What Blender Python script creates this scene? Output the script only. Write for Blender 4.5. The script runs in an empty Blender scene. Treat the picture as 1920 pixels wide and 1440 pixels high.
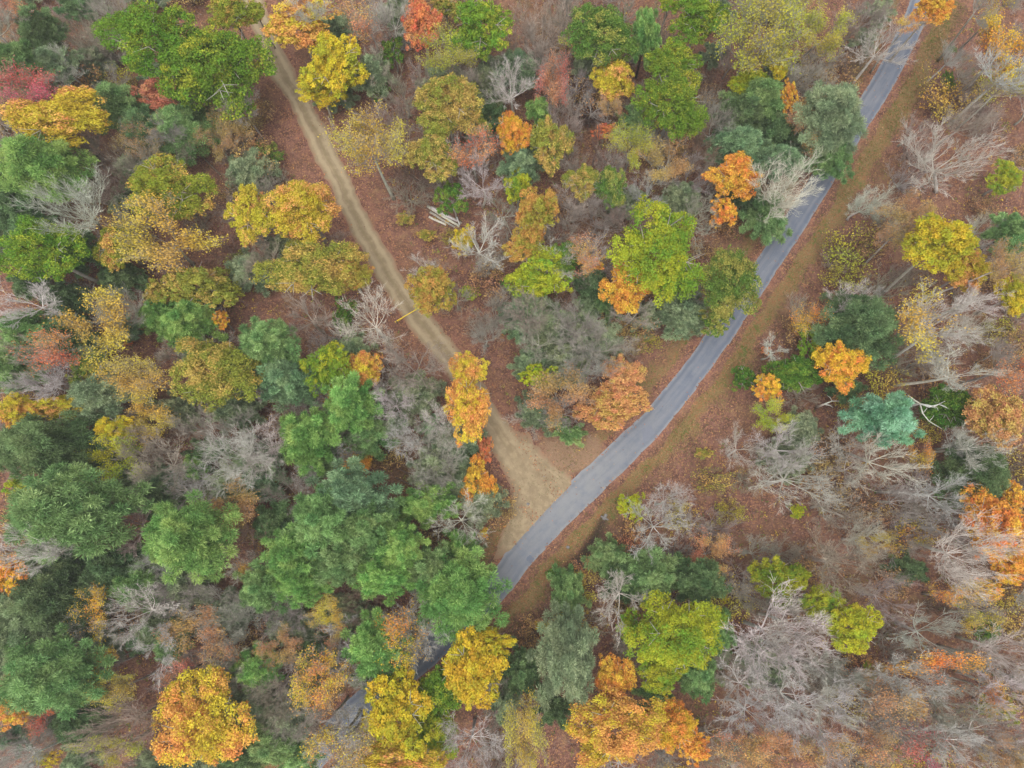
import bpy, math, random
import numpy as np
from mathutils import Vector, Matrix

SC = bpy.context.scene
COL = SC.collection
R = math.radians
rng = np.random.default_rng(7)
random.seed(7)

# ------------------------------------------------------------------ camera, sky, sun, exposure
H = 108.0            # flying height of the camera
TILT = R(11.0)       # leaning a little forward of straight down
F = 1297.0           # focal length in photograph pixels (1920 wide)
cam_d = bpy.data.cameras.new('camera')
cam_d.sensor_fit = 'HORIZONTAL'
cam_d.sensor_width = 36.0
cam_d.lens = 36.0 * F / 1920.0
cam_d.clip_start = 0.5
cam_d.clip_end = 6000.0
cam = bpy.data.objects.new('camera', cam_d)
COL.objects.link(cam)
cam.location = (0, 0, H)
cam.rotation_euler = (TILT, 0, 0)
SC.camera = cam

SUN_EL, SUN_AZ = R(74), R(200)
world = bpy.data.worlds.new('World')
SC.world = world
world.use_nodes = True
wn = world.node_tree
wn.nodes.clear()
w_out = wn.nodes.new('ShaderNodeOutputWorld')
w_bg = wn.nodes.new('ShaderNodeBackground')
w_sky = wn.nodes.new('ShaderNodeTexSky')
w_sky.sky_type = 'NISHITA'
w_sky.sun_disc = False
w_sky.sun_elevation = SUN_EL
w_sky.sun_rotation = SUN_AZ
w_sky.air_density = 0.7
w_sky.dust_density = 6.0
w_sky.ozone_density = 0.6
w_hs = wn.nodes.new('ShaderNodeHueSaturation')      # overcast: the sky is nearly grey
w_hs.inputs['Saturation'].default_value = 0.35
wn.links.new(w_sky.outputs[0], w_hs.inputs['Color'])
wn.links.new(w_hs.outputs[0], w_bg.inputs[0])
w_bg.inputs[1].default_value = 0.11
wn.links.new(w_bg.outputs[0], w_out.inputs[0])

sun_d = bpy.data.lights.new('sun', 'SUN')
sun_d.energy = 1.5
sun_d.angle = R(110)
sun_d.color = (1.0, 0.96, 0.9)
sun = bpy.data.objects.new('sun', sun_d)
COL.objects.link(sun)
sun.rotation_euler = (math.pi / 2 - SUN_EL, 0, math.pi - SUN_AZ)
SC.view_settings.view_transform = 'Standard'
SC.view_settings.look = 'None'
SC.view_settings.gamma = 1.0
SC.view_settings.use_curve_mapping = False
SC.view_settings.exposure = 0.94
SC.render.engine = 'CYCLES'
SC.cycles.use_denoising = True
SC.cycles.max_bounces = 9
SC.cycles.diffuse_bounces = 7
SC.cycles.transmission_bounces = 3
SC.cycles.volume_bounces = 0

# ------------------------------------------------------------------ picture point -> place on a level at height z
CT, ST = math.cos(TILT), math.sin(TILT)
def at(px, py, z=0.0):
    cx, cy = (px - 960) / F, -(py - 720) / F
    dx, dy, dz = cx, cy * CT + ST, cy * ST - CT
    t = (z - H) / dz
    return Vector((dx * t, dy * t, z))
def metres(px, py, z):                       # metres per photograph pixel there
    a, b = at(px, py, z), at(px + 10, py, z)
    return (b - a).length / 10
def to_px(p):
    v = Vector(p) - Vector((0, 0, H))
    zc = v.y * ST - v.z * CT
    yc = v.y * CT + v.z * ST
    return 960 + F * v.x / zc, 720 - F * yc / zc

def srgb(c):
    out = []
    for v in c[:3]:
        v = v / 255.0
        out.append(v / 12.92 if v <= 0.04045 else ((v + 0.055) / 1.055) ** 2.4)
    return out

# ------------------------------------------------------------------ materials
def new_mat(name):
    m = bpy.data.materials.new(name)
    m.use_nodes = True
    nt = m.node_tree
    nt.nodes.clear()
    out = nt.nodes.new('ShaderNodeOutputMaterial')
    return m, nt, out
def N(nt, typ, **kw):
    n = nt.nodes.new(typ)
    for k, v in kw.items():
        if k.startswith('i_'):
            n.inputs[k[2:].replace('_', ' ')].default_value = v
        else:
            setattr(n, k, v)
    return n
def mixc(nt, fac, a, b, mode='MIX'):
    n = nt.nodes.new('ShaderNodeMix')
    n.data_type = 'RGBA'
    n.blend_type = mode
    n.clamp_factor = True
    def put(sock, v):
        if isinstance(v, (int, float)):
            sock.default_value = v
        elif isinstance(v, (tuple, list)):
            sock.default_value = (v[0], v[1], v[2], 1)
        else:
            nt.links.new(v, sock)
    put(n.inputs[0], fac); put(n.inputs[6], a); put(n.inputs[7], b)
    return n.outputs[2]
def mth(nt, op, a, b=0.0, c=None):
    n = nt.nodes.new('ShaderNodeMath')
    n.operation = op
    for i, v in enumerate((a, b, c)):
        if v is None: continue
        if isinstance(v, (int, float)): n.inputs[i].default_value = v
        else: nt.links.new(v, n.inputs[i])
    return n.outputs[0]
def ramp(nt, fac, lo, hi):
    n = nt.nodes.new('ShaderNodeMapRange')
    n.interpolation_type = 'SMOOTHSTEP'
    n.inputs[1].default_value = lo; n.inputs[2].default_value = hi
    nt.links.new(fac, n.inputs[0])
    return n.outputs[0]
def noise(nt, vec, scale, detail=3, rough=0.6):
    n = nt.nodes.new('ShaderNodeTexNoise')
    n.inputs['Scale'].default_value = scale
    n.inputs['Detail'].default_value = detail
    n.inputs['Roughness'].default_value = rough
    if vec is not None: nt.links.new(vec, n.inputs['Vector'])
    return n.outputs['Fac']

def leaf_material(name, translucent=0.3, needle=False):
    m, nt, out = new_mat(name)
    a = N(nt, 'ShaderNodeAttribute', attribute_type='OBJECT', attribute_name='tint_a').outputs['Color']
    b = N(nt, 'ShaderNodeAttribute', attribute_type='OBJECT', attribute_name='tint_b').outputs['Color']
    fb = N(nt, 'ShaderNodeAttribute', attribute_type='OBJECT', attribute_name='tint_mix').outputs['Fac']
    v = N(nt, 'ShaderNodeAttribute', attribute_type='GEOMETRY', attribute_name='leaf').outputs['Color']
    sep = N(nt, 'ShaderNodeSeparateColor')
    nt.links.new(v, sep.inputs[0])
    info = N(nt, 'ShaderNodeObjectInfo')
    tc = N(nt, 'ShaderNodeTexCoord')
    add = N(nt, 'ShaderNodeVectorMath', operation='MULTIPLY_ADD')
    nt.links.new(info.outputs['Random'], add.inputs[0])
    add.inputs[1].default_value = (37, 51, 13)
    nt.links.new(tc.outputs['Object'], add.inputs[2])
    nz = noise(nt, add.outputs[0], 1.25, 3)
    # patches of the second colour: by crown region, by clump, by leaf
    s = mth(nt, 'ADD', mth(nt, 'MULTIPLY', nz, 2.7), mth(nt, 'MULTIPLY', sep.outputs[1], 0.30))
    s = mth(nt, 'ADD', s, mth(nt, 'MULTIPLY', sep.outputs[0], 0.42))
    s = mth(nt, 'ADD', s, fb)
    s = ramp(nt, s, 1.62, 2.08)
    c = mixc(nt, s, a, b)
    hs = N(nt, 'ShaderNodeHueSaturation')
    nt.links.new(c, hs.inputs['Color'])
    nt.links.new(mth(nt, 'ADD', 0.482, mth(nt, 'MULTIPLY', sep.outputs[2], 0.036)), hs.inputs['Hue'])
    nt.links.new(mth(nt, 'ADD', 0.62 if not needle else 0.64, mth(nt, 'ADD', mth(nt, 'MULTIPLY', sep.outputs[0], 0.54 if not needle else 0.46), mth(nt, 'MULTIPLY', sep.outputs[1], 0.28))), hs.inputs['Value'])
    hs.inputs['Saturation'].default_value = 0.86 if needle else 0.95
    d = N(nt, 'ShaderNodeBsdfDiffuse')
    t = N(nt, 'ShaderNodeBsdfTranslucent')
    nt.links.new(hs.outputs[0], d.inputs[0]); nt.links.new(hs.outputs[0], t.inputs[0])
    mx = N(nt, 'ShaderNodeMixShader'); mx.inputs[0].default_value = translucent
    nt.links.new(d.outputs[0], mx.inputs[1]); nt.links.new(t.outputs[0], mx.inputs[2])
    nt.links.new(mx.outputs[0], out.inputs[0])
    return m
def bark_material(name):
    m, nt, out = new_mat(name)
    a = N(nt, 'ShaderNodeAttribute', attribute_type='OBJECT', attribute_name='tint_a').outputs['Color']
    tc = N(nt, 'ShaderNodeTexCoord')
    nz = noise(nt, tc.outputs['Object'], 2.2, 4, 0.7)
    c = mixc(nt, ramp(nt, nz, 0.35, 0.7), mixc(nt, 1.0, a, (0.72, 0.7, 0.68), 'MULTIPLY'), a)
    d = N(nt, 'ShaderNodeBsdfDiffuse')
    nt.links.new(c, d.inputs[0])
    nt.links.new(d.outputs[0], out.inputs[0])
    return m
def vcol_material(name, attr='tone', translucent=0.0):
    m, nt, out = new_mat(name)
    v = N(nt, 'ShaderNodeAttribute', attribute_type='GEOMETRY', attribute_name=attr).outputs['Color']
    d = N(nt, 'ShaderNodeBsdfDiffuse')
    nt.links.new(v, d.inputs[0])
    nt.links.new(d.outputs[0], out.inputs[0])
    return m
def plain_material(name, col, var=0.25, scale=6.0, rough=0.7):
    m, nt, out = new_mat(name)
    tc = N(nt, 'ShaderNodeTexCoord')
    nz = noise(nt, tc.outputs['Object'], scale, 4, 0.65)
    c = mixc(nt, nz, [x * (1 - var) for x in col], [min(1, x * (1 + var)) for x in col])
    p = N(nt, 'ShaderNodeBsdfPrincipled')
    nt.links.new(c, p.inputs['Base Color']); p.inputs['Roughness'].default_value = rough
    nt.links.new(p.outputs[0], out.inputs[0])
    return m

M_LEAF = leaf_material('leaf', 0.3)
M_NEEDLE = leaf_material('needle', 0.35, True)
M_BARK = bark_material('bark')
M_TONE = vcol_material('litter_tone')

# ------------------------------------------------------------------ mesh helpers
def mesh_np(name, verts, faces_n, mat=None, color=None, attr='leaf', smooth=False):
    """verts (n*k,3): n separate faces of k corners each; color (n,3) per face."""
    verts = np.asarray(verts, dtype=np.float32).reshape(-1, 3)
    k = faces_n
    nf = len(verts) // k
    me = bpy.data.meshes.new(name)
    me.vertices.add(len(verts)); me.vertices.foreach_set('co', verts.ravel())
    me.loops.add(len(verts)); me.loops.foreach_set('vertex_index', np.arange(len(verts), dtype=np.int32))
    me.polygons.add(nf); me.polygons.foreach_set('loop_start', np.arange(nf, dtype=np.int32) * k)
    me.update(calc_edges=True)
    if color is not None:
        ca = me.color_attributes.new(attr, 'FLOAT_COLOR', 'POINT')
        c4 = np.ones((nf, k, 4), dtype=np.float32)
        c4[:, :, :3] = np.asarray(color, dtype=np.float32)[:, None, :]
        ca.data.foreach_set('color', c4.ravel())
    if mat: me.materials.append(mat)
    return me
def mesh_vf(name, verts, faces, mat=None, smooth=False):
    me = bpy.data.meshes.new(name)
    me.from_pydata([tuple(v) for v in verts], [], faces)
    me.update()
    if smooth:
        me.polygons.foreach_set('use_smooth', [True] * len(me.polygons))
    if mat: me.materials.append(mat)
    return me
def unit(v):
    return v / np.maximum(np.linalg.norm(v, axis=-1, keepdims=True), 1e-9)
def leaf_quads(pos, nrm, size, g, aspect=0.75):
    """diamond leaf facing nrm with random spin, gently folded"""
    n = len(pos)
    ref = unit(g.normal(size=(n, 3)))
    u = unit(np.cross(nrm, ref)); v = np.cross(nrm, u)
    s = np.asarray(size).reshape(-1, 1)
    bend = nrm * s * 0.25
    q = np.stack([pos - u * s - bend, pos + v * s * aspect, pos + u * s - bend, pos - v * s * aspect], axis=1)
    return q
class Tubes:
    """open tapering tubes of few sides, joined into one mesh"""
    def __init__(self): self.v = []; self.f = []
    def line(self, pts, radii, sides=5, cap=True):
        pts = [Vector(p) for p in pts]
        base = len(self.v)
        for i, p in enumerate(pts):
            d = (pts[min(i + 1, len(pts) - 1)] - pts[max(i - 1, 0)]).normalized()
            ref = Vector((0, 0, 1)) if abs(d.z) < 0.9 else Vector((1, 0, 0))
            u = d.cross(ref).normalized(); w = d.cross(u)
            for s in range(sides):
                an = 2 * math.pi * s / sides
                self.v.append(p + (u * math.cos(an) + w * math.sin(an)) * radii[i])
        for i in range(len(pts) - 1):
            for s in range(sides):
                a = base + i * sides + s; b = base + i * sides + (s + 1) % sides
                self.f.append((a, b, b + sides, a + sides))
        if cap:
            self.f.append(tuple(base + s for s in range(sides))[::-1])
            e = base + (len(pts) - 1) * sides
            self.f.append(tuple(e + s for s in range(sides)))
    def mesh(self, name, mat, smooth=True): return mesh_vf(name, self.v, self.f, mat, smooth)
def obj(name, data, parent=None):
    o = bpy.data.objects.new(name, data)
    COL.objects.link(o)
    if parent is not None: o.parent = parent
    return o
def tag(o, label=None, cat=None, group=None, kind=None):
    for k, v in (('label', label), ('category', cat), ('group', group), ('kind', kind)):
        if v: o[k] = v
    return o

# ------------------------------------------------------------------ the two roads, as lines in the place
ROAD_PX = [(1775, -170), (1750, -80), (1729, 0), (1704, 60), (1668, 132), (1621, 210), (1570, 290), (1517, 375), (1466, 455), (1416, 530), (1335, 650),
           (1291, 710), (1248, 763), (1215, 803), (1149, 868), (1095, 920), (1040, 974), (985, 1032), (935, 1096), (893, 1140),
           (845, 1183), (780, 1245), (675, 1325), (588, 1420), (535, 1500), (470, 1620)]
DIRT_PX = [(440, -160), (455, -70), (476, 5), (508, 90), (545, 160), (585, 240), (620, 310), (650, 370), (690, 445), (724, 505), (764, 570), (803, 622),
           (848, 675), (888, 735), (918, 785), (948, 835), (980, 885), (1012, 935)]
def catmull(pts, step=1.0):
    P = [np.array(p[:2]) for p in pts]
    P = [2 * P[0] - P[1]] + P + [2 * P[-1] - P[-2]]
    out = []
    for i in range(1, len(P) - 2):
        L = np.linalg.norm(P[i + 1] - P[i]); k = max(2, int(L / step))
        for j in range(k):
            t = j / k
            out.append(0.5 * ((2 * P[i]) + (-P[i - 1] + P[i + 1]) * t + (2 * P[i - 1] - 5 * P[i] + 4 * P[i + 1] - P[i + 2]) * t * t
                              + (-P[i - 1] + 3 * P[i] - 3 * P[i + 1] + P[i + 2]) * t ** 3))
    out.append(P[-2])
    return np.array(out)
ROAD = catmull([at(*p) for p in ROAD_PX], 0.8)
DIRT = catmull([at(*p) for p in DIRT_PX], 0.8)
ROAD_W, DIRT_W = 3.75, 3.9
def dist_to(line, xy):
    """signed distance (positive on the right-hand side going down the list) and parameter"""
    xy = np.atleast_2d(xy)
    best = np.full(len(xy), 1e9); sgn = np.ones(len(xy)); par = np.zeros(len(xy))
    for i in range(0, len(line) - 3, 3):
        a, b = line[i], line[min(i + 3, len(line) - 1)]
        d = b - a; L2 = d @ d
        t = np.clip(((xy - a) @ d) / L2, 0, 1)
        q = xy - (a + t[:, None] * d)
        r = np.hypot(q[:, 0], q[:, 1])
        c = d[0] * q[:, 1] - d[1] * q[:, 0]
        m = r < best
        best[m] = r[m]; sgn[m] = np.where(c[m] > 0, 1, -1); par[m] = (i + 3 * t[m]) / len(line)
    return best, sgn, par
def sm(x, a, b):
    t = np.clip((x - a) / (b - a), 0, 1)
    return t * t * (3 - 2 * t)
def wob(x, y, s=1.0, o=0.0):
    return (np.sin(x * 0.31 * s + 1.3 + o) * np.cos(y * 0.27 * s - 0.7 + o * 2) + 0.6 * np.sin(x * 0.73 * s + y * 0.51 * s + 2.1 + o)
            + 0.4 * np.sin(x * 1.57 * s - y * 1.31 * s + 0.4 - o) + 0.3 * np.sin(x * 2.9 * s + y * 3.3 * s + o)) / 2.3
DITCH = catmull([at(*p) for p in [(1131, 978), (1118, 1005), (1095, 1040), (1070, 1072), (1048, 1110)]], 0.5)
def ground_z(xy):
    xy = np.atleast_2d(np.asarray(xy, dtype=float))[:, :2]
    d1 = dist_to(ROAD, xy)[0]; d2 = dist_to(DIRT, xy)[0]
    d = np.minimum(d1 - ROAD_W / 2, d2 - DIRT_W / 2)
    x, y = xy[:, 0], xy[:, 1]
    z = (0.55 * np.sin(x * 0.11 + 0.5) * np.cos(y * 0.13) + 0.25 * wob(x, y, 1.4)) * sm(d, 1.2, 9.0)
    dd = dist_to(DITCH, xy)[0]
    z = z - 0.55 * (1 - sm(dd, 0.15, 1.1))
    far = np.maximum(np.abs(x) - 140, np.abs(y) - 130)
    return np.where(far > 0, z * np.exp(-np.maximum(far, 0) / 20), z) - 0.01
def gz(p): return float(ground_z([(p[0], p[1])])[0])

# ------------------------------------------------------------------ ground
def coords(lo, hi, step, far):
    c = list(np.arange(lo, hi + 0.01, step))
    g, s = [], step
    e = hi
    while e < far:
        s *= 1.6; e += s; g.append(e)
    l, s, e = [], step, lo
    while e > -far:
        s *= 1.6; e -= s; l.append(e)
    return np.array(l[::-1] + c + g)
gx = coords(-104, 104, 0.55, 2500); gy = coords(-50, 112, 0.55, 2500)
X, Y = np.meshgrid(gx, gy)
XY = np.stack([X.ravel(), Y.ravel()], 1)
Z = ground_z(XY)
nx, ny = len(gx), len(gy)
idx = np.arange(nx * ny).reshape(ny, nx)
quads = np.stack([idx[:-1, :-1].ravel(), idx[:-1, 1:].ravel(), idx[1:, 1:].ravel(), idx[1:, :-1].ravel()], 1)
me = bpy.data.meshes.new('ground')
me.vertices.add(nx * ny); me.vertices.foreach_set('co', np.column_stack([XY, Z]).astype(np.float32).ravel())
me.loops.add(quads.size); me.loops.foreach_set('vertex_index', quads.astype(np.int32).ravel())
me.polygons.add(len(quads)); me.polygons.foreach_set('loop_start', np.arange(len(quads), dtype=np.int32) * 4)
me.update(calc_edges=True)
me.polygons.foreach_set('use_smooth', [True] * len(quads))
d1, s1, p1 = dist_to(ROAD, XY); d2, s2, p2 = dist_to(DIRT, XY)
e1 = d1 - ROAD_W / 2; e2 = d2 - DIRT_W / 2
wv = wob(XY[:, 0], XY[:, 1]); wv2 = wob(XY[:, 0], XY[:, 1], 0.45, 3.0)
right = s1 > 0      # road list runs from the top downwards; + side is east
def side_east(): return right
drift = (1 - sm(e1 + 0.6 * wv, 0.1, 1.3)) * (0.5 + 0.35 * wv2 + 0.2 * wv) + 0.5 * (1 - sm(e2 + 1.5 * wv, 0.3, 3.8)) * (0.8 + 0.4 * wv2)
grass = sm(e1 + 0.8 * wv, 0.8, 2.0) * (1 - sm(e1 + 1.4 * wv2 + 1.4 * wv, 2.2, 6.5)) * np.where(right, 1.0, 0.65)
apex = np.array(at(1075, 845)[:2])
soil = 1 - sm(np.hypot((XY[:, 0] - apex[0]) / 1.3, XY[:, 1] - apex[1]) + 0.9 * wv, 1.5, 5.5)
soil2 = 1 - sm(dist_to(DITCH, XY)[0], 0.2, 1.2)
ca = me.color_attributes.new('zones', 'FLOAT_COLOR', 'POINT')
zc = np.ones((nx * ny, 4), dtype=np.float32)
zc[:, 0] = np.clip(drift, 0, 1); zc[:, 1] = np.clip(grass, 0, 1); zc[:, 2] = np.clip(soil, 0, 1)
ca.data.foreach_set('color', zc.ravel())
ca2 = me.color_attributes.new('wet', 'FLOAT_COLOR', 'POINT')
zc2 = np.ones((nx * ny, 4), dtype=np.float32); zc2[:, 0] = np.clip(soil2, 0, 1)
zc2[:, 1] = sm(wv2 + 0.5 * wob(XY[:, 0], XY[:, 1], 0.2, 5), 0.1, 0.9)
ca2.data.foreach_set('color', zc2.ravel())

m, nt, out = new_mat('forest_floor')
tc = N(nt, 'ShaderNodeTexCoord'); P = tc.outputs['Object']
zn = N(nt, 'ShaderNodeSeparateColor'); nt.links.new(N(nt, 'ShaderNodeAttribute', attribute_name='zones').outputs['Color'], zn.inputs[0])
wt = N(nt, 'ShaderNodeSeparateColor'); nt.links.new(N(nt, 'ShaderNodeAttribute', attribute_name='wet').outputs['Color'], wt.inputs[0])
n_big = noise(nt, P, 0.09, 4); n_mid = noise(nt, P, 0.55, 5, 0.7); n_fine = noise(nt, P, 4.5, 3, 0.75)
vor = N(nt, 'ShaderNodeTexVoronoi', feature='F1'); vor.inputs['Scale'].default_value = 5.5; nt.links.new(P, vor.inputs['Vector'])
vs = N(nt, 'ShaderNodeSeparateColor'); nt.links.new(vor.outputs['Color'], vs.inputs[0])
litter = mixc(nt, ramp(nt, n_mid, 0.35, 0.68), srgb((96, 72, 66)), srgb((132, 102, 90)))
litter = mixc(nt, mth(nt, 'MULTIPLY', ramp(nt, vs.outputs[0], 0.45, 1.0), 0.7), litter, srgb((156, 122, 104)))
litter = mixc(nt, mth(nt, 'MULTIPLY', ramp(nt, vs.outputs[1], 0.8, 0.95), 0.6), litter, srgb((186, 146, 100)))
litter = mixc(nt, mth(nt, 'MULTIPLY', ramp(nt, n_big, 0.45, 0.7), 0.45), litter, srgb((112, 92, 66)))
litter = mixc(nt, mth(nt, 'MULTIPLY', wt.outputs[1], 0.35), litter, srgb((104, 98, 62)))
nv = noise(nt, P, 0.2, 5, 0.7)
litter = mixc(nt, mth(nt, 'MULTIPLY', ramp(nt, nv, 0.55, 0.7), 0.4), litter, srgb((124, 106, 98)))
litter = mixc(nt, mth(nt, 'MULTIPLY', ramp(nt, mth(nt, 'SUBTRACT', 1.0, nv), 0.55, 0.7), 0.6), litter, srgb((152, 130, 98)))
drf = mixc(nt, ramp(nt, vs.outputs[2], 0.2, 0.9), srgb((130, 96, 84)), srgb((166, 128, 106)))
drf = mixc(nt, ramp(nt, n_fine, 0.5, 0.75), drf, srgb((120, 84, 74)))
gr = mixc(nt, ramp(nt, n_fine, 0.3, 0.7), srgb((106, 100, 66)), srgb((150, 132, 94)))
gr = mixc(nt, ramp(nt, n_mid, 0.52, 0.66), gr, srgb((98, 112, 60)))
gr = mixc(nt, mth(nt, 'MULTIPLY', ramp(nt, vs.outputs[0], 0.6, 0.9), 0.7), gr, srgb((150, 104, 76)))
so = mixc(nt, n_fine, srgb((128, 108, 90)), srgb((158, 138, 112)))
edge = lambda ch, k=0.55: ramp(nt, mth(nt, 'ADD', ch, mth(nt, 'MULTIPLY', mth(nt, 'SUBTRACT', n_mid, 0.5), k)), 0.25, 0.75)
c = mixc(nt, edge(zn.outputs[1], 1.1), litter, gr)
c = mixc(nt, edge(zn.outputs[0], 0.9), c, drf)
c = mixc(nt, edge(zn.outputs[2], 0.7), c, so)
c = mixc(nt, mth(nt, 'MULTIPLY', wt.outputs[0], 0.85), c, srgb((66, 58, 56)))
c = mixc(nt, 1.0, c, (.75, .67, .655), 'MULTIPLY')
d = N(nt, 'ShaderNodeBsdfDiffuse'); nt.links.new(c, d.inputs[0])
bp = N(nt, 'ShaderNodeBump'); bp.inputs['Strength'].default_value = 0.6; bp.inputs['Distance'].default_value = 0.12
nt.links.new(mth(nt, 'ADD', n_fine, vor.outputs['Distance']), bp.inputs['Height']); nt.links.new(bp.outputs[0], d.inputs['Normal'])
nt.links.new(d.outputs[0], out.inputs[0])
me.materials.append(m)
tag(obj('ground', me), kind='structure')

# ------------------------------------------------------------------ road strips
JUNC = tuple(at(1070, 930)[:2])
def strip(name, line, halfs, mat, z, cols=9, jit=0.16, seed=0):
    n = len(line); vs_, uv = [], []
    g = np.random.default_rng(seed)
    jl = np.convolve(g.normal(size=n + 8), np.ones(5) / 5, 'same')[:n] * 1.6 + g.normal(size=n) * 0.5
    jr = np.convolve(g.normal(size=n + 8), np.ones(5) / 5, 'same')[:n] * 1.6 + g.normal(size=n) * 0.5
    L = 0.0
    for i in range(n):
        t = line[min(i + 1, n - 1)] - line[max(i - 1, 0)]; t = t / np.linalg.norm(t)
        nr = np.array([t[1], -t[0]])
        if i: L += np.linalg.norm(line[i] - line[i - 1])
        hl, hr = halfs(i / (n - 1))
        hl += jl[i] * jit; hr += jr[i] * jit
        for k in range(cols):
            u = k / (cols - 1)
            p = line[i] + nr * (-hl + (hl + hr) * u)
            edge_ = min(u, 1 - u)
            vs_.append((p[0], p[1], z + 0.05 * min(1, edge_ * 5)))
            uv.append((u, L))
    f = [(i * cols + k, i * cols + k + 1, (i + 1) * cols + k + 1, (i + 1) * cols + k) for i in range(n - 1) for k in range(cols - 1)]
    me = mesh_vf(name, vs_, f, mat, True)
    ca = me.color_attributes.new('lane', 'FLOAT_COLOR', 'POINT')
    ca.data.foreach_set('color', np.array([(u, v * 0.01, math.exp(-(math.dist(q_[:2], JUNC) / 17) ** 2), 1) for (u, v), q_ in zip(uv, vs_)], dtype=np.float32).ravel())
    for p in me.polygons:
        if p.normal.z < 0: p.flip()
    return obj(name, me)

m, nt, out = new_mat('asphalt')
tc = N(nt, 'ShaderNodeTexCoord'); P = tc.outputs['Object']
ln = N(nt, 'ShaderNodeSeparateColor'); nt.links.new(N(nt, 'ShaderNodeAttribute', attribute_name='lane').outputs['Color'], ln.inputs[0])
U = ln.outputs[0]
comb = N(nt, 'ShaderNodeCombineXYZ')
nt.links.new(mth(nt, 'MULTIPLY', U, 9.0), comb.inputs[0]); nt.links.new(mth(nt, 'MULTIPLY', ln.outputs[1], 22.0), comb.inputs[1])
streak = noise(nt, comb.outputs[0], 1.0, 4, 0.6)
nb = noise(nt, P, 0.12, 3); nf = noise(nt, P, 7.0, 2, 0.8); nm = noise(nt, P, 0.7, 5, 0.65)
c = mixc(nt, ramp(nt, streak, 0.25, 0.75), srgb((116, 121, 131)), srgb((140, 142, 148)))
c = mixc(nt, mth(nt, 'MULTIPLY', ramp(nt, nb, 0.4, 0.6), 0.4), c, srgb((104, 113, 129)))
c = mixc(nt, mth(nt, 'MULTIPLY', ramp(nt, nm, 0.45, 0.75), 0.3), c, srgb((154, 152, 148)))
nk = noise(nt, P, 0.33, 6, 0.7)
c = mixc(nt, mth(nt, 'MULTIPLY', ramp(nt, nk, 0.48, 0.66), 0.45), c, srgb((98, 106, 120)))
c = mixc(nt, mth(nt, 'MULTIPLY', ramp(nt, mth(nt, 'SUBTRACT', 0.09, mth(nt, 'ABSOLUTE', mth(nt, 'SUBTRACT', U, 0.84))), 0.0, 0.07), 0.5), c, srgb((92, 99, 112)))
c = mixc(nt, mth(nt, 'MULTIPLY', ramp(nt, mth(nt, 'SUBTRACT', 0.16, mth(nt, 'ABSOLUTE', mth(nt, 'SUBTRACT', U, 0.16))), 0.0, 0.1), 0.4), c, srgb((96, 107, 126)))
c = mixc(nt, mth(nt, 'MULTIPLY', mth(nt, 'MULTIPLY', ln.outputs[2], ramp(nt, nm, 0.1, 0.6)), 0.6), c, srgb((160, 157, 150)))   # dust carried off the track
# wheel paths: worn paler; broken chip-seal edge strip on the right
wp = mth(nt, 'ABSOLUTE', mth(nt, 'SUBTRACT', mth(nt, 'ABSOLUTE', mth(nt, 'SUBTRACT', U, 0.5)), 0.22))
c = mixc(nt, mth(nt, 'MULTIPLY', ramp(nt, mth(nt, 'SUBTRACT', 0.13, wp), 0.0, 0.12), 0.22), c, srgb((158, 155, 154)))
en = mth(nt, 'ADD', mth(nt, 'ABSOLUTE', mth(nt, 'SUBTRACT', U, 0.5)), mth(nt, 'MULTIPLY', mth(nt, 'SUBTRACT', nm, 0.5), 0.25))
c = mixc(nt, mth(nt, 'MULTIPLY', ramp(nt, en, 0.38, 0.50), 0.55), c, srgb((164, 163, 160)))
c = mixc(nt, mth(nt, 'MULTIPLY', ramp(nt, nf, 0.5, 0.8), 0.28), c, srgb((84, 88, 96)))
c = mixc(nt, 1.0, c, (.55, .585, .635), 'MULTIPLY')
p = N(nt, 'ShaderNodeBsdfPrincipled'); nt.links.new(c, p.inputs['Base Color']); p.inputs['Roughness'].default_value = 0.85
bp = N(nt, 'ShaderNodeBump'); bp.inputs['Strength'].default_value = 0.3; bp.inputs['Distance'].default_value = 0.03
nt.links.new(nf, bp.inputs['Height']); nt.links.new(bp.outputs[0], p.inputs['Normal'])
nt.links.new(p.outputs[0], out.inputs[0])
M_ASPHALT = m
def road_half(t):
    w = ROAD_W / 2
    k = math.exp(-((t - 0.645) / 0.07) ** 2)          # wider at the junction
    return w + 0.2 * k, w + 0.55 * k
road = tag(strip('asphalt_road', ROAD, road_half, M_ASPHALT, 0.03, 13, 0.07, 3), kind='structure')
road['label'] = 'blue grey asphalt lane crossing the forest from upper right to bottom left'

m, nt, out = new_mat('dirt_track')
tc = N(nt, 'ShaderNodeTexCoord'); P = tc.outputs['Object']
ln = N(nt, 'ShaderNodeSeparateColor'); nt.links.new(N(nt, 'ShaderNodeAttribute', attribute_name='lane').outputs['Color'], ln.inputs[0])
U = ln.outputs[0]
nm = noise(nt, P, 0.8, 5, 0.65); nf = noise(nt, P, 6.0, 3, 0.75); nb = noise(nt, P, 0.15, 3)
comb = N(nt, 'ShaderNodeCombineXYZ')
OUT_ = mth(nt, 'SUBTRACT', 1.0, ln.outputs[2])      # the ruts fade out on the open mouth of the track
nt.links.new(mth(nt, 'MULTIPLY', U, 7.0), comb.inputs[0]); nt.links.new(mth(nt, 'MULTIPLY', ln.outputs[1], 9.0), comb.inputs[1])
streak = noise(nt, comb.outputs[0], 1.3, 3, 0.6)
c = mixc(nt, ramp(nt, nm, 0.35, 0.7), srgb((146, 132, 110)), srgb((170, 156, 130)))
c = mixc(nt, mth(nt, 'MULTIPLY', ramp(nt, streak, 0.45, 0.7), 0.45), c, srgb((132, 116, 96)))
wp = mth(nt, 'ABSOLUTE', mth(nt, 'SUBTRACT', mth(nt, 'ABSOLUTE', mth(nt, 'SUBTRACT', U, 0.5)), 0.25))
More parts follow.
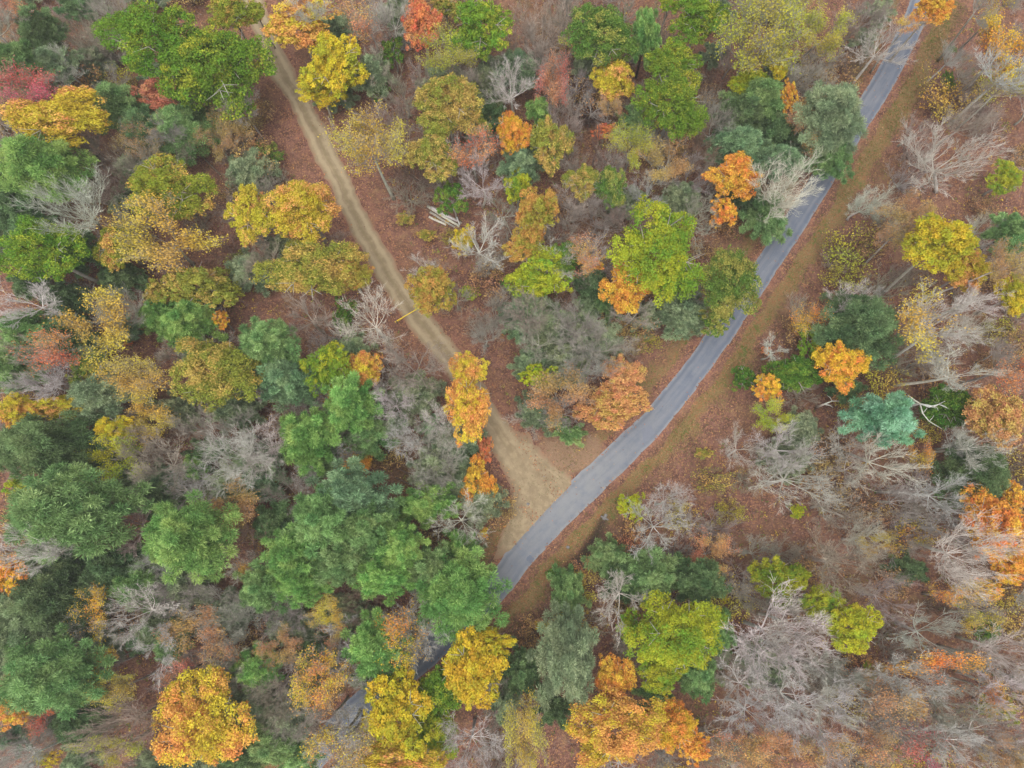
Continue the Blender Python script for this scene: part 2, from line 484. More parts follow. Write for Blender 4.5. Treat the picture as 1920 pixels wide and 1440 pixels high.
c = mixc(nt, mth(nt, 'MULTIPLY', mth(nt, 'MULTIPLY', OUT_, ramp(nt, mth(nt, 'SUBTRACT', 0.15, wp), 0.0, 0.13)), 0.65), c, srgb((180, 167, 140)))
c = mixc(nt, mth(nt, 'MULTIPLY', mth(nt, 'MULTIPLY', OUT_, ramp(nt, mth(nt, 'SUBTRACT', 0.1, mth(nt, 'ABSOLUTE', mth(nt, 'SUBTRACT', U, 0.5))), 0.0, 0.08)), 0.35), c, srgb((132, 122, 90)))
en = mth(nt, 'ADD', mth(nt, 'ABSOLUTE', mth(nt, 'SUBTRACT', U, 0.5)), mth(nt, 'MULTIPLY', mth(nt, 'SUBTRACT', nm, 0.5), 0.45))
c = mixc(nt, mth(nt, 'MULTIPLY', ramp(nt, en, 0.36, 0.52), 0.75), c, srgb((150, 116, 98)))
c = mixc(nt, mth(nt, 'MULTIPLY', ramp(nt, nf, 0.55, 0.8), 0.35), c, srgb((112, 98, 78)))
c = mixc(nt, 1.0, c, (.70, .675, .635), 'MULTIPLY')
p = N(nt, 'ShaderNodeBsdfDiffuse'); nt.links.new(c, p.inputs[0])
bp = N(nt, 'ShaderNodeBump'); bp.inputs['Strength'].default_value = 0.5; bp.inputs['Distance'].default_value = 0.06
nt.links.new(nf, bp.inputs['Height']); nt.links.new(bp.outputs[0], p.inputs['Normal'])
nt.links.new(p.outputs[0], out.inputs[0])
M_DIRT = m
def dirt_half(t):
    w = DIRT_W / 2
    k = max(0.0, (t - 0.86) / 0.14)
    return w + 0.9 * k, w + 2.0 * k ** 1.5
dirt = tag(strip('dirt_track', DIRT, lambda t: dirt_half(t)[::-1], M_DIRT, 0.012, 13, 0.22, 5), kind='structure')
dirt['label'] = 'tan dirt track running down from the upper left to the asphalt lane'
# dirt apron fanning out where the track meets the asphalt
apron = [at(*q) for q in [(948, 818), (954, 870), (956, 920), (952, 972), (930, 1040), (985, 1052), (1030, 1010), (1062, 965), (1100, 930), (1078, 898), (1054, 880), (1030, 860), (1006, 836), (988, 812)]]
cc = sum(apron, Vector()) / len(apron)
vs_, f_ = [], []
rings = 6; ap = catmull(apron + [apron[0]], 0.7)
for k in range(1, rings + 1):
    for j, q in enumerate(ap):
        jj = 1 + 0.05 * math.sin(j * 2.3) + 0.04 * math.sin(j * 5.1)
        v = Vector((q[0], q[1], 0)) - cc
        w = cc + v * (k / rings) * (jj if k == rings else 1)
        vs_.append((w.x, w.y, 0.045 + 0.03 * (1 - k / rings) - (0.03 if k == rings else 0)))
vs_.append((cc.x, cc.y, 0.075)); na = len(ap)
for k in range(rings - 1):
    for j in range(na):
        a = k * na + j; b = k * na + (j + 1) % na
        f_.append((a, b, b + na, a + na))
for j in range(na): f_.append((len(vs_) - 1, (j + 1) % na, j))
me = mesh_vf('dirt_apron', vs_, f_, M_DIRT, True)
for p in me.polygons:
    if p.normal.z < 0: p.flip()
ca = me.color_attributes.new('lane', 'FLOAT_COLOR', 'POINT')
ca.data.foreach_set('color', np.array([(0.99 if i >= (rings - 1) * na and i < rings * na else 0.88 if (rings - 2) * na <= i < rings * na else 0.5, i % na * 0.004, 1, 1) for i in range(len(vs_))], dtype=np.float32).ravel())
tag(obj('dirt_apron', me), kind='structure')
# darker repair on the asphalt
def patch(name, quad_px, z, mat):
    q = [at(*p) for p in quad_px]
    vs_, n = [], 6
    for i in range(n + 1):
        for j in range(n + 1):
            a = q[0].lerp(q[1], i / n); b = q[3].lerp(q[2], i / n); w = a.lerp(b, j / n)
            e = (i in (0, n)) or (j in (0, n))
            vs_.append((w.x + (random.uniform(-.08, .08) if e else 0), w.y + (random.uniform(-.08, .08) if e else 0), z))
    f = [(i * (n + 1) + j, (i + 1) * (n + 1) + j, (i + 1) * (n + 1) + j + 1, i * (n + 1) + j + 1) for i in range(n) for j in range(n)]
    me = mesh_vf(name, vs_, f, mat)
    for p in me.polygons:
        if p.normal.z < 0: p.flip()
    return tag(obj(name, me), kind='structure')
patch('asphalt_patch', [(1203, 806), (1220, 797), (1228, 812), (1208, 832)], 0.089, plain_material('patch_asphalt', srgb((96, 101, 112)), 0.15, 2.0))
patch('asphalt_patch', [(992, 1040), (1003, 1047), (996, 1056), (986, 1050)], 0.089, plain_material('patch_dark', srgb((82, 90, 104)), 0.15, 2.0))

# ------------------------------------------------------------------ palettes (leaf colours as they look in flat daylight)
PAL = {
 'green':   ((106, 142, 36), (160, 168, 42), -.08, 'green'),
 'midgreen':((98, 132, 52), (158, 158, 70), .05, 'mid green'),
 'dgreen':  ((80, 122, 40), (118, 142, 48), .0, 'deep green'),
 'ygreen':  ((172, 174, 30), (114, 144, 36), .1, 'yellow green'),
 'lime':    ((184, 188, 20), (146, 168, 30), .0, 'lime yellow'),
 'yellow':  ((214, 188, 20), (160, 160, 32), .05, 'yellow'),
 'gold':    ((218, 180, 26), (220, 148, 50), .05, 'golden'),
 'yorange': ((198, 180, 36), (214, 156, 82), -.02, 'orange-tipped yellow'),
 'olive':   ((146, 150, 54), (192, 160, 78), .05, 'olive'),
 'gorange': ((140, 152, 42), (200, 154, 76), -.05, 'orange-flecked green'),
 'oorange': ((196, 150, 66), (150, 146, 50), .1, 'orange and olive'),
 'orange':  ((226, 152, 50), (216, 176, 46), .05, 'orange'),
 'oyellow': ((222, 158, 74), (204, 184, 36), .1, 'orange and yellow'),
 'salmon':  ((202, 124, 90), (214, 146, 104), .0, 'salmon'),
 'rust':    ((208, 146, 94), (196, 164, 84), .0, 'rusty orange'),
 'red':     ((216, 116, 66), (208, 138, 84), .0, 'red orange'),
 'pinkred': ((198, 84, 92), (182, 116, 110), .0, 'pink red'),
 'tan':     ((192, 156, 92), (170, 132, 88), .0, 'tan'),
 'syellow': ((210, 186, 60), (186, 166, 76), .0, 'pale yellow'),
 'slime':   ((188, 182, 50), (160, 160, 60), .0, 'yellowish'),
 'pgreen':  ((90, 124, 64), (122, 152, 86), .05, 'green'),
 'pbright': ((92, 136, 54), (128, 162, 72), .05, 'bright green'),
 'pblue':   ((90, 120, 82), (120, 148, 102), .05, 'blue green'),
 'pdark':   ((76, 102, 60), (102, 128, 78), .0, 'dark green'),
 'pgrey':   ((108, 126, 90), (136, 150, 110), .05, 'grey green'),
 'pteal':   ((90, 148, 106), (122, 170, 132), .05, 'teal green'),
}
BARK = {'white': ((210, 208, 200), 'pale'), 'grey': ((178, 173, 163), 'grey'), 'mauve': ((172, 160, 148), 'mauve grey'),
        'brown': ((138, 118, 106), 'brown'), 'dark': ((112, 98, 88), 'dark')}
KLEAF, KBARK, KPINE = 0.86, 0.86, 1.4
def tint(o, a, b=None, mixv=0.0, k=1.0, jit=0.06):
    j = [1 + random.uniform(-jit, jit) for _ in range(3)]; v = 1 + random.uniform(-jit, jit)
    ca_ = [min(1, x * k * v * q) for x, q in zip(srgb(a), j)]
    o['tint_a'] = ca_
    cb_ = [min(1, x * k * v * q) for x, q in zip(srgb(b or a), j)]
    o['tint_b'] = cb_
    o['tint_mix'] = float(mixv)

# ------------------------------------------------------------------ crown shapes (radius 1 about the crown's centre)
def crown_leafy(seed, nl, ncl, nleaf, ls):
    g = np.random.default_rng(seed)
    lobes = [(np.array([g.normal(0, .08), g.normal(0, .08), .2]), .46, 1.4), (np.array([0, 0, -.4]), .62, 1.1)]
    a0 = g.uniform(0, 6.28)
    for i in range(nl):
        an = a0 + i * 6.283 / nl + g.normal(0, .28); rr = g.uniform(.40, .76)
        lobes.append((np.array([math.cos(an) * rr, math.sin(an) * rr, g.uniform(-.4, .2) - .25 * (rr - .4)]), g.uniform(.22, .40), 1.5))
    pos, nrm, cl = [], [], []
    for c, lr, span in lobes:
        n = max(6, int(ncl * (lr / .4) ** 2))
        th = np.arccos(1 - g.uniform(0, span, n)); ph = g.uniform(0, 6.283, n)
        dirs = np.stack([np.sin(th) * np.cos(ph), np.sin(th) * np.sin(ph), np.cos(th)], 1)
        for d in dirs:
            cc = c + d * lr * g.uniform(.6, 1.05); cr = g.uniform(.06, .135)
            k = int(nleaf * (cr / .1) ** 2)
            v = unit(g.normal(size=(k, 3)) + d * .5 + np.array([0, 0, .5]))
            rad = cr * g.uniform(.3, 1.0, (k, 1)) ** .5 * g.uniform(.75, 1.3, (k, 1))
            pos.append(cc + v * rad * np.array([1.15, 1.15, .7])); nrm.append(unit(v * .6 + g.normal(size=(k, 3)) * .6 + np.array([0, 0, .6])))
            cl.append(np.column_stack([np.full(k, g.random()), np.full(k, g.random())]))
    pos = np.concatenate(pos); nrm = np.concatenate(nrm); cl = np.concatenate(cl); n = len(pos)
    s = ls * g.uniform(.6, 1.4, n)
    col = np.column_stack([g.random(n), cl[:, 0], cl[:, 1]])
    return mesh_np('leafy_crown', leaf_quads(pos, nrm, s, g), 4, M_LEAF, col)
def crown_pine(seed, ncl, nbl, bl, tiers=6):
    g = np.random.default_rng(seed)
    P_, D_, C_ = [], [], []
    a0 = 0
    for t in range(tiers):
        f = t / (tiers - 1)
        rad = (1 - f) ** .75 * .95; z = -.45 + f * 1.25
        nb = max(1, int(ncl / tiers * (1.55 - f * 1.2)))
        a0 += g.uniform(.3, 1)
        for b in range(nb):
            an = a0 + b * 6.283 / nb + g.normal(0, .18)
            reach = rad * g.uniform(.62, 1.18)
            steps = 1 + int(reach / .26)
            cv, hv = g.random(), g.random()
            for s in range(steps):
                q = reach * (1 - s * .27 / max(reach, .3)) if steps > 1 else reach * .6
                c = np.array([math.cos(an) * q, math.sin(an) * q, z + .10 * q + g.normal(0, .04)])
                c[:2] += g.normal(0, .03, 2)
                cr = g.uniform(.13, .21)
                k = nbl
                v = unit(g.normal(size=(k, 3)) * np.array([1, 1, .75]) + np.array([math.cos(an) * .35, math.sin(an) * .35, .5]))
                P_.append(c + v * cr * g.uniform(.25, .95, (k, 1)) * np.array([1.15, 1.15, .75])); D_.append(unit(v + g.normal(size=(k, 3)) * .35))
                C_.append(np.column_stack([np.full(k, np.clip(cv + g.normal(0, .15), 0, 1)), np.full(k, hv)]))
    p = np.concatenate(P_); d = np.concatenate(D_); c = np.concatenate(C_); n = len(p)
    L = bl * g.uniform(.6, 1.3, (n, 1)); side = unit(np.cross(d, g.normal(size=(n, 3)))) * L * .17
    q = np.stack([p - d * L * .35 - side, p - d * L * .35 + side, p + d * L], 1)
    return mesh_np('needle_crown', q, 3, M_NEEDLE, np.column_stack([g.random(n), c[:, 0], c[:, 1]]))
def branches(seed, nlimb=7, up=.75, dens=1.0, thick=1.0):
    """bare branching from a fork at the origin out to radius 1; returns mesh and the twig tips"""
    g = np.random.default_rng(seed)
    seg, tips = [], []
    def grow(p, d, L, r, lev):
        n = (6, 5, 3, 2)[lev]
        pts = [p]; cur = d
        for i in range(n):
            lift = (np.array([0, 0, .16 * up]) if lev < 2 else np.array([0, 0, .08]))
            cur = unit(cur + g.normal(size=3) * (.07, .09, .11, .13)[lev] + lift)
            p = p + cur * L / n; pts.append(p)
        r1 = r * (.42 if lev < 3 else .6)
        rad = np.linspace(r, r1, n + 1)
        for i in range(n): seg.append((pts[i], pts[i + 1], rad[i], rad[i + 1]))
        if lev == 3 or (lev == 2 and dens < .6): tips.extend(pts[1:]); return
        kids = max(2, int((8, 7, 6)[lev] * dens * g.uniform(.75, 1.25)))
        for k in range(kids):
            t = g.uniform(.25, 1) if k else 1.0
            i = min(n - 1, int(t * n)); q = pts[i] + (pts[i + 1] - pts[i]) * (t * n - i)
            sd = unit(np.cross(cur, g.normal(size=3)))
            nd = unit(cur * g.uniform(.7, 1.1) + sd * g.uniform(.35, .75) + np.array([0, 0, .08]))
            grow(q, nd, L * g.uniform(.40, .66), max(r * (.56, .5, .5)[lev] * (1.15 - .5 * t), .0027 * thick), lev + 1)
    a0 = g.uniform(0, 6.28)
    for i in range(nlimb):
        an = a0 + i * 6.283 / nlimb + g.normal(0, .3)
        el = g.uniform(.35, 1.1) * up
        d = np.array([math.cos(an) * math.cos(el), math.sin(an) * math.cos(el), math.sin(el)])
        grow(np.zeros(3), d, g.uniform(.6, .85), .0145 * thick, 0)
    S = seg; n = len(S)
    A = np.array([s[0] for s in S]); B = np.array([s[1] for s in S]); ra = np.array([s[2] for s in S])[:, None]; rb = np.array([s[3] for s in S])[:, None]
    sc_ = np.percentile(np.hypot(B[:, 0], B[:, 1]), 97); A /= sc_; B /= sc_
    d = unit(B - A); u = unit(np.cross(d, np.array([.31, .17, .93]))); w = np.cross(d, u)
    ring = [(math.cos(a), math.sin(a)) for a in (0, 2.094, 4.189)]
    RA = [A + (u * c + w * s) * ra for c, s in ring]; RB = [B + (u * c + w * s) * rb for c, s in ring]
    qs = np.stack([np.stack([RA[i], RA[(i + 1) % 3], RB[(i + 1) % 3], RB[i]], 1) for i in range(3)], 1).reshape(-1, 3)
    return mesh_np('bare_branches', qs, 4, M_BARK), np.array(tips) / sc_
def twig_leaves(seed, tips, n, ls, frac=1.0, spread=.05):
    g = np.random.default_rng(seed)
    if frac < 1:       # leaves kept on part of the crown only
        an = g.uniform(0, 6.28); s = tips[:, 0] * math.cos(an) + tips[:, 1] * math.sin(an) + .4 * tips[:, 2] + g.normal(0, .25, len(tips))
        tips = tips[s > np.quantile(s, 1 - frac)]
    i = g.integers(0, len(tips), n)
    pos = tips[i] + g.normal(size=(n, 3)) * spread
    nrm = unit(g.normal(size=(n, 3)) * .7 + np.array([0, 0, .8]))
    cl = np.stack([np.sin(pos[:, 0] * 5 + seed) * .5 + .5, np.cos(pos[:, 1] * 4 + seed) * .5 + .5], 1)
    col = np.column_stack([g.random(n), cl[:, 0], cl[:, 1]])
    return mesh_np('twig_leaves', leaf_quads(pos, nrm, ls * g.uniform(.6, 1.35, n), g), 4, M_LEAF, col)

LEAFY = {'s': [crown_leafy(100 + i, 6, 22, 30, .041) for i in range(5)],
         'm': [crown_leafy(200 + i, 8, 36, 48, .0262) for i in range(7)],
         'l': [crown_leafy(300 + i, 11, 48, 62, .0188) for i in range(6)]}
PINE = {'s': [crown_pine(400 + i, 30, 190, .10) for i in range(4)],
        'm': [crown_pine(420 + i, 52, 280, .072) for i in range(6)],
        'l': [crown_pine(440 + i, 84, 340, .053, 7) for i in range(5)]}
BARE = [branches(500 + i, 8 + i % 4, .62 + .08 * (i % 4), 1.0) for i in range(9)]
BUSHY = [branches(540 + i, 9 + i % 3, .8, .8, 1.8) for i in range(6)]
SPARSE = [twig_leaves(600 + i, BARE[i][1], 7200, .0195, 1.0, .06) for i in range(9)]
FEW = [twig_leaves(620 + i, BARE[i][1], 2800, .0205, .55, .06) for i in range(9)]
BUSHLEAF = [twig_leaves(640 + i, BUSHY[i][1], 1300, .034, 1.0, .08) for i in range(6)]

# ------------------------------------------------------------------ trees
TREES = []      # (x, y, label slot ...) for the labels
def trunk_mesh(base, fork, r, limbs, crown_r, g, crooked=.25):
    """base and fork relative to the tree's foot"""
    T = Tubes()
    n = 6; pts = []; rad = []
    off = Vector((g.normal(0, crooked), g.normal(0, crooked), 0))
    for i in range(n):
        t = i / (n - 1)
        pts.append(base.lerp(fork, t) + off * math.sin(t * math.pi))
        rad.append(r * (1.25 if i == 0 else 1.0 - .45 * t))
    T.line(pts, rad, 7)
    for k in range(limbs):
        an = k * 6.283 / max(1, limbs) + g.normal(0, .3)
        t = g.uniform(.72, 1.0)
        p0 = base.lerp(fork, t)
        rr = crown_r * g.uniform(.5, .85)
        e = fork + Vector((math.cos(an) * rr, math.sin(an) * rr, crown_r * g.uniform(.05, .45)))
        m1 = p0.lerp(e, .5) + Vector((0, 0, crown_r * .14))
        T.line([p0, p0.lerp(m1, .55), m1, e], [r * .45, r * .36, r * .26, r * .08], 5)
        sp = m1.lerp(e, .3)
        for q in range(2):
            e2 = sp + Vector((math.cos(an + (q * 2 - 1) * .8), math.sin(an + (q * 2 - 1) * .8), .45)) * crown_r * .35
            T.line([sp, sp.lerp(e2, .5), e2], [r * .2, r * .13, r * .05], 4)
    return T.mesh('trunk', M_BARK)
NAME = {'L': 'broadleaf_tree', 'S': 'thin_leaved_tree', 'F': 'half_bare_tree', 'B': 'bare_tree', 'P': 'pine_tree', 'U': 'leafy_bush', 'V': 'twiggy_shrub', 'W': 'leafless_shrub', 'C': 'young_conifer'}
NOUN = {'L': 'broadleaf tree', 'S': 'thinly leaved tree', 'F': 'half-bare tree', 'B': 'bare tree', 'P': 'pine', 'U': 'leafy bush', 'V': 'twiggy shrub', 'W': 'leafless shrub', 'C': 'young conifer'}
GROUP = {'L': 'autumn broadleaf trees', 'S': 'thinly leaved trees', 'F': 'half-bare trees', 'B': 'bare trees', 'P': 'pines', 'U': 'leafy bushes', 'V': 'twiggy shrubs', 'W': 'leafless shrubs', 'C': 'young conifers'}
HDEF = {'L': 11, 'S': 10.5, 'F': 11, 'B': 10, 'P': 11, 'U': 1.8, 'V': 2.2, 'W': 2.0, 'C': 3.2}
GROW = {'L': 1.13, 'S': 1.1, 'F': 1.12, 'B': 1.14, 'P': 1.18, 'U': 1.0, 'V': 1.15, 'W': 1.15, 'C': 1.1}
count = [0]
def put_tree(kind, x, y, rx, ry, pal, h=None, label=None, ref=None, base=None, bark=None):
    i = count[0]; count[0] += 1
    g = np.random.default_rng(9000 + i)
    big = max(rx, ry)
    if h is None:
        h = HDEF[kind] * (1 if kind in 'UVWC' else min(1.25, max(.55, .55 + big / 130)))
    mpp = metres(x, y, h)
    rx, ry = rx * GROW[kind], ry * GROW[kind]
    a, b = rx * mpp, ry * mpp
    r = (a + b) / 2
    rz = r * {'L': .86, 'S': .8, 'F': .85, 'B': .95, 'P': 1.05, 'U': .75, 'V': .8, 'W': .8, 'C': 1.0}[kind]
    h = max(h, rz * .9 + (.9 if kind not in 'UVWC' else 0.1))
    mpp = metres(x, y, h); a, b = rx * mpp, ry * mpp; r = (a + b) / 2
    c = at(x, y, h)
    if base: f = at(base[0], base[1], 0)
    else: f = Vector((c.x + g.normal(0, .25), c.y + g.normal(0, .25), 0))
    f.z = gz(f)
    root = bpy.data.objects.new(NAME[kind], None); COL.objects.link(root)
    root.location = f; root.empty_display_size = .5
    rel = c - f
    q = int(g.integers(0, 4)); flip = -1 if g.random() < .5 else 1
    def place(o, sx, sy, sz):
        o.rotation_euler = (0, 0, q * math.pi / 2)
        o.scale = (sx * flip, sy, sz) if q % 2 == 0 else (sy * flip, sx, sz)
    bk = BARK[bark or {'L': 'grey', 'S': 'grey', 'F': 'grey', 'P': 'dark', 'U': 'brown', 'V': 'brown', 'C': 'dark'}.get(kind, pal if pal in BARK else 'grey')]
    tr = min(.34, .045 * r + .05)
    if kind in 'LU':
        cls = 's' if r < 3.0 else ('m' if r < 5.6 else 'l')
        me = LEAFY[cls][int(g.integers(0, len(LEAFY[cls])))]
        o = obj('crown', me, root); o.location = rel; place(o, a, b, rz)
        p = PAL[pal]; tint(o, p[0], p[1], p[2] + g.normal(0, .05), KLEAF)
        t = obj('trunk', trunk_mesh(Vector((0, 0, -.15)), rel - Vector((0, 0, rz * .3)), tr, 6 if r > 2 else 3, r, g, .2 if kind == 'L' else .05), root); tint(t, bk[0], k=KBARK)
    elif kind in 'PC':
        cls = 's' if r < 3.0 else ('m' if r < 5.2 else 'l')
        me = PINE[cls][int(g.integers(0, len(PINE[cls])))]
        o = obj('crown', me, root); o.location = rel; place(o, a, b, rz)
        p = PAL[pal]; tint(o, p[0], p[1], p[2] + g.normal(0, .05), KPINE)
        T = Tubes(); T.line([(0, 0, -.15), rel * .5, rel + Vector((0, 0, rz * .6))], [tr, tr * .7, tr * .12], 7)
        t = obj('trunk', T.mesh('trunk', M_BARK), root); tint(t, bk[0], k=KBARK)
    else:
        pool, lib = (BUSHY, 'bush') if kind in 'VW' else (BARE, 'bare')
        j = int(g.integers(0, len(pool)))
        fork = rel - Vector((0, 0, rz * .75)) if kind in 'SFB' else Vector((rel.x, rel.y, .05))
        o = obj('branches', pool[j][0], root); o.location = fork; place(o, a, b, r * (1.0 if kind in 'SFB' else .9))
        bc = bk if kind in 'SFV' else BARK[pal]
        tint(o, bc[0], k=KBARK)
        if kind in 'SFV':
            me = (SPARSE if kind == 'S' else FEW if kind == 'F' else BUSHLEAF)[j]
            l = obj('foliage', me, root); l.location = fork; place(l, a, b, r * (1.0 if kind in 'SF' else .9))
            p = PAL[pal]; tint(l, p[0], p[1], p[2] + g.normal(0, .05), KLEAF * 1.05)
        if kind in 'SFB':
            t = obj('trunk', trunk_mesh(Vector((0, 0, -.15)), fork, tr, 0, r, g, .2), root); tint(t, bc[0], k=KBARK)
    adj = PAL[pal][3] if pal in PAL else BARK[pal][1]
    size = 'small ' if big < 27 and kind not in 'UVWC' else ('large ' if big >= 72 else '')
    TREES.append(dict(o=root, x=x, y=y, r=big, kind=kind, label=label, ref=ref, what=f'{size}{adj} {NOUN[kind]}'))
    root['category'] = 'shrub' if kind in 'UVW' else 'tree'
    root['group'] = GROUP[kind]
    return root

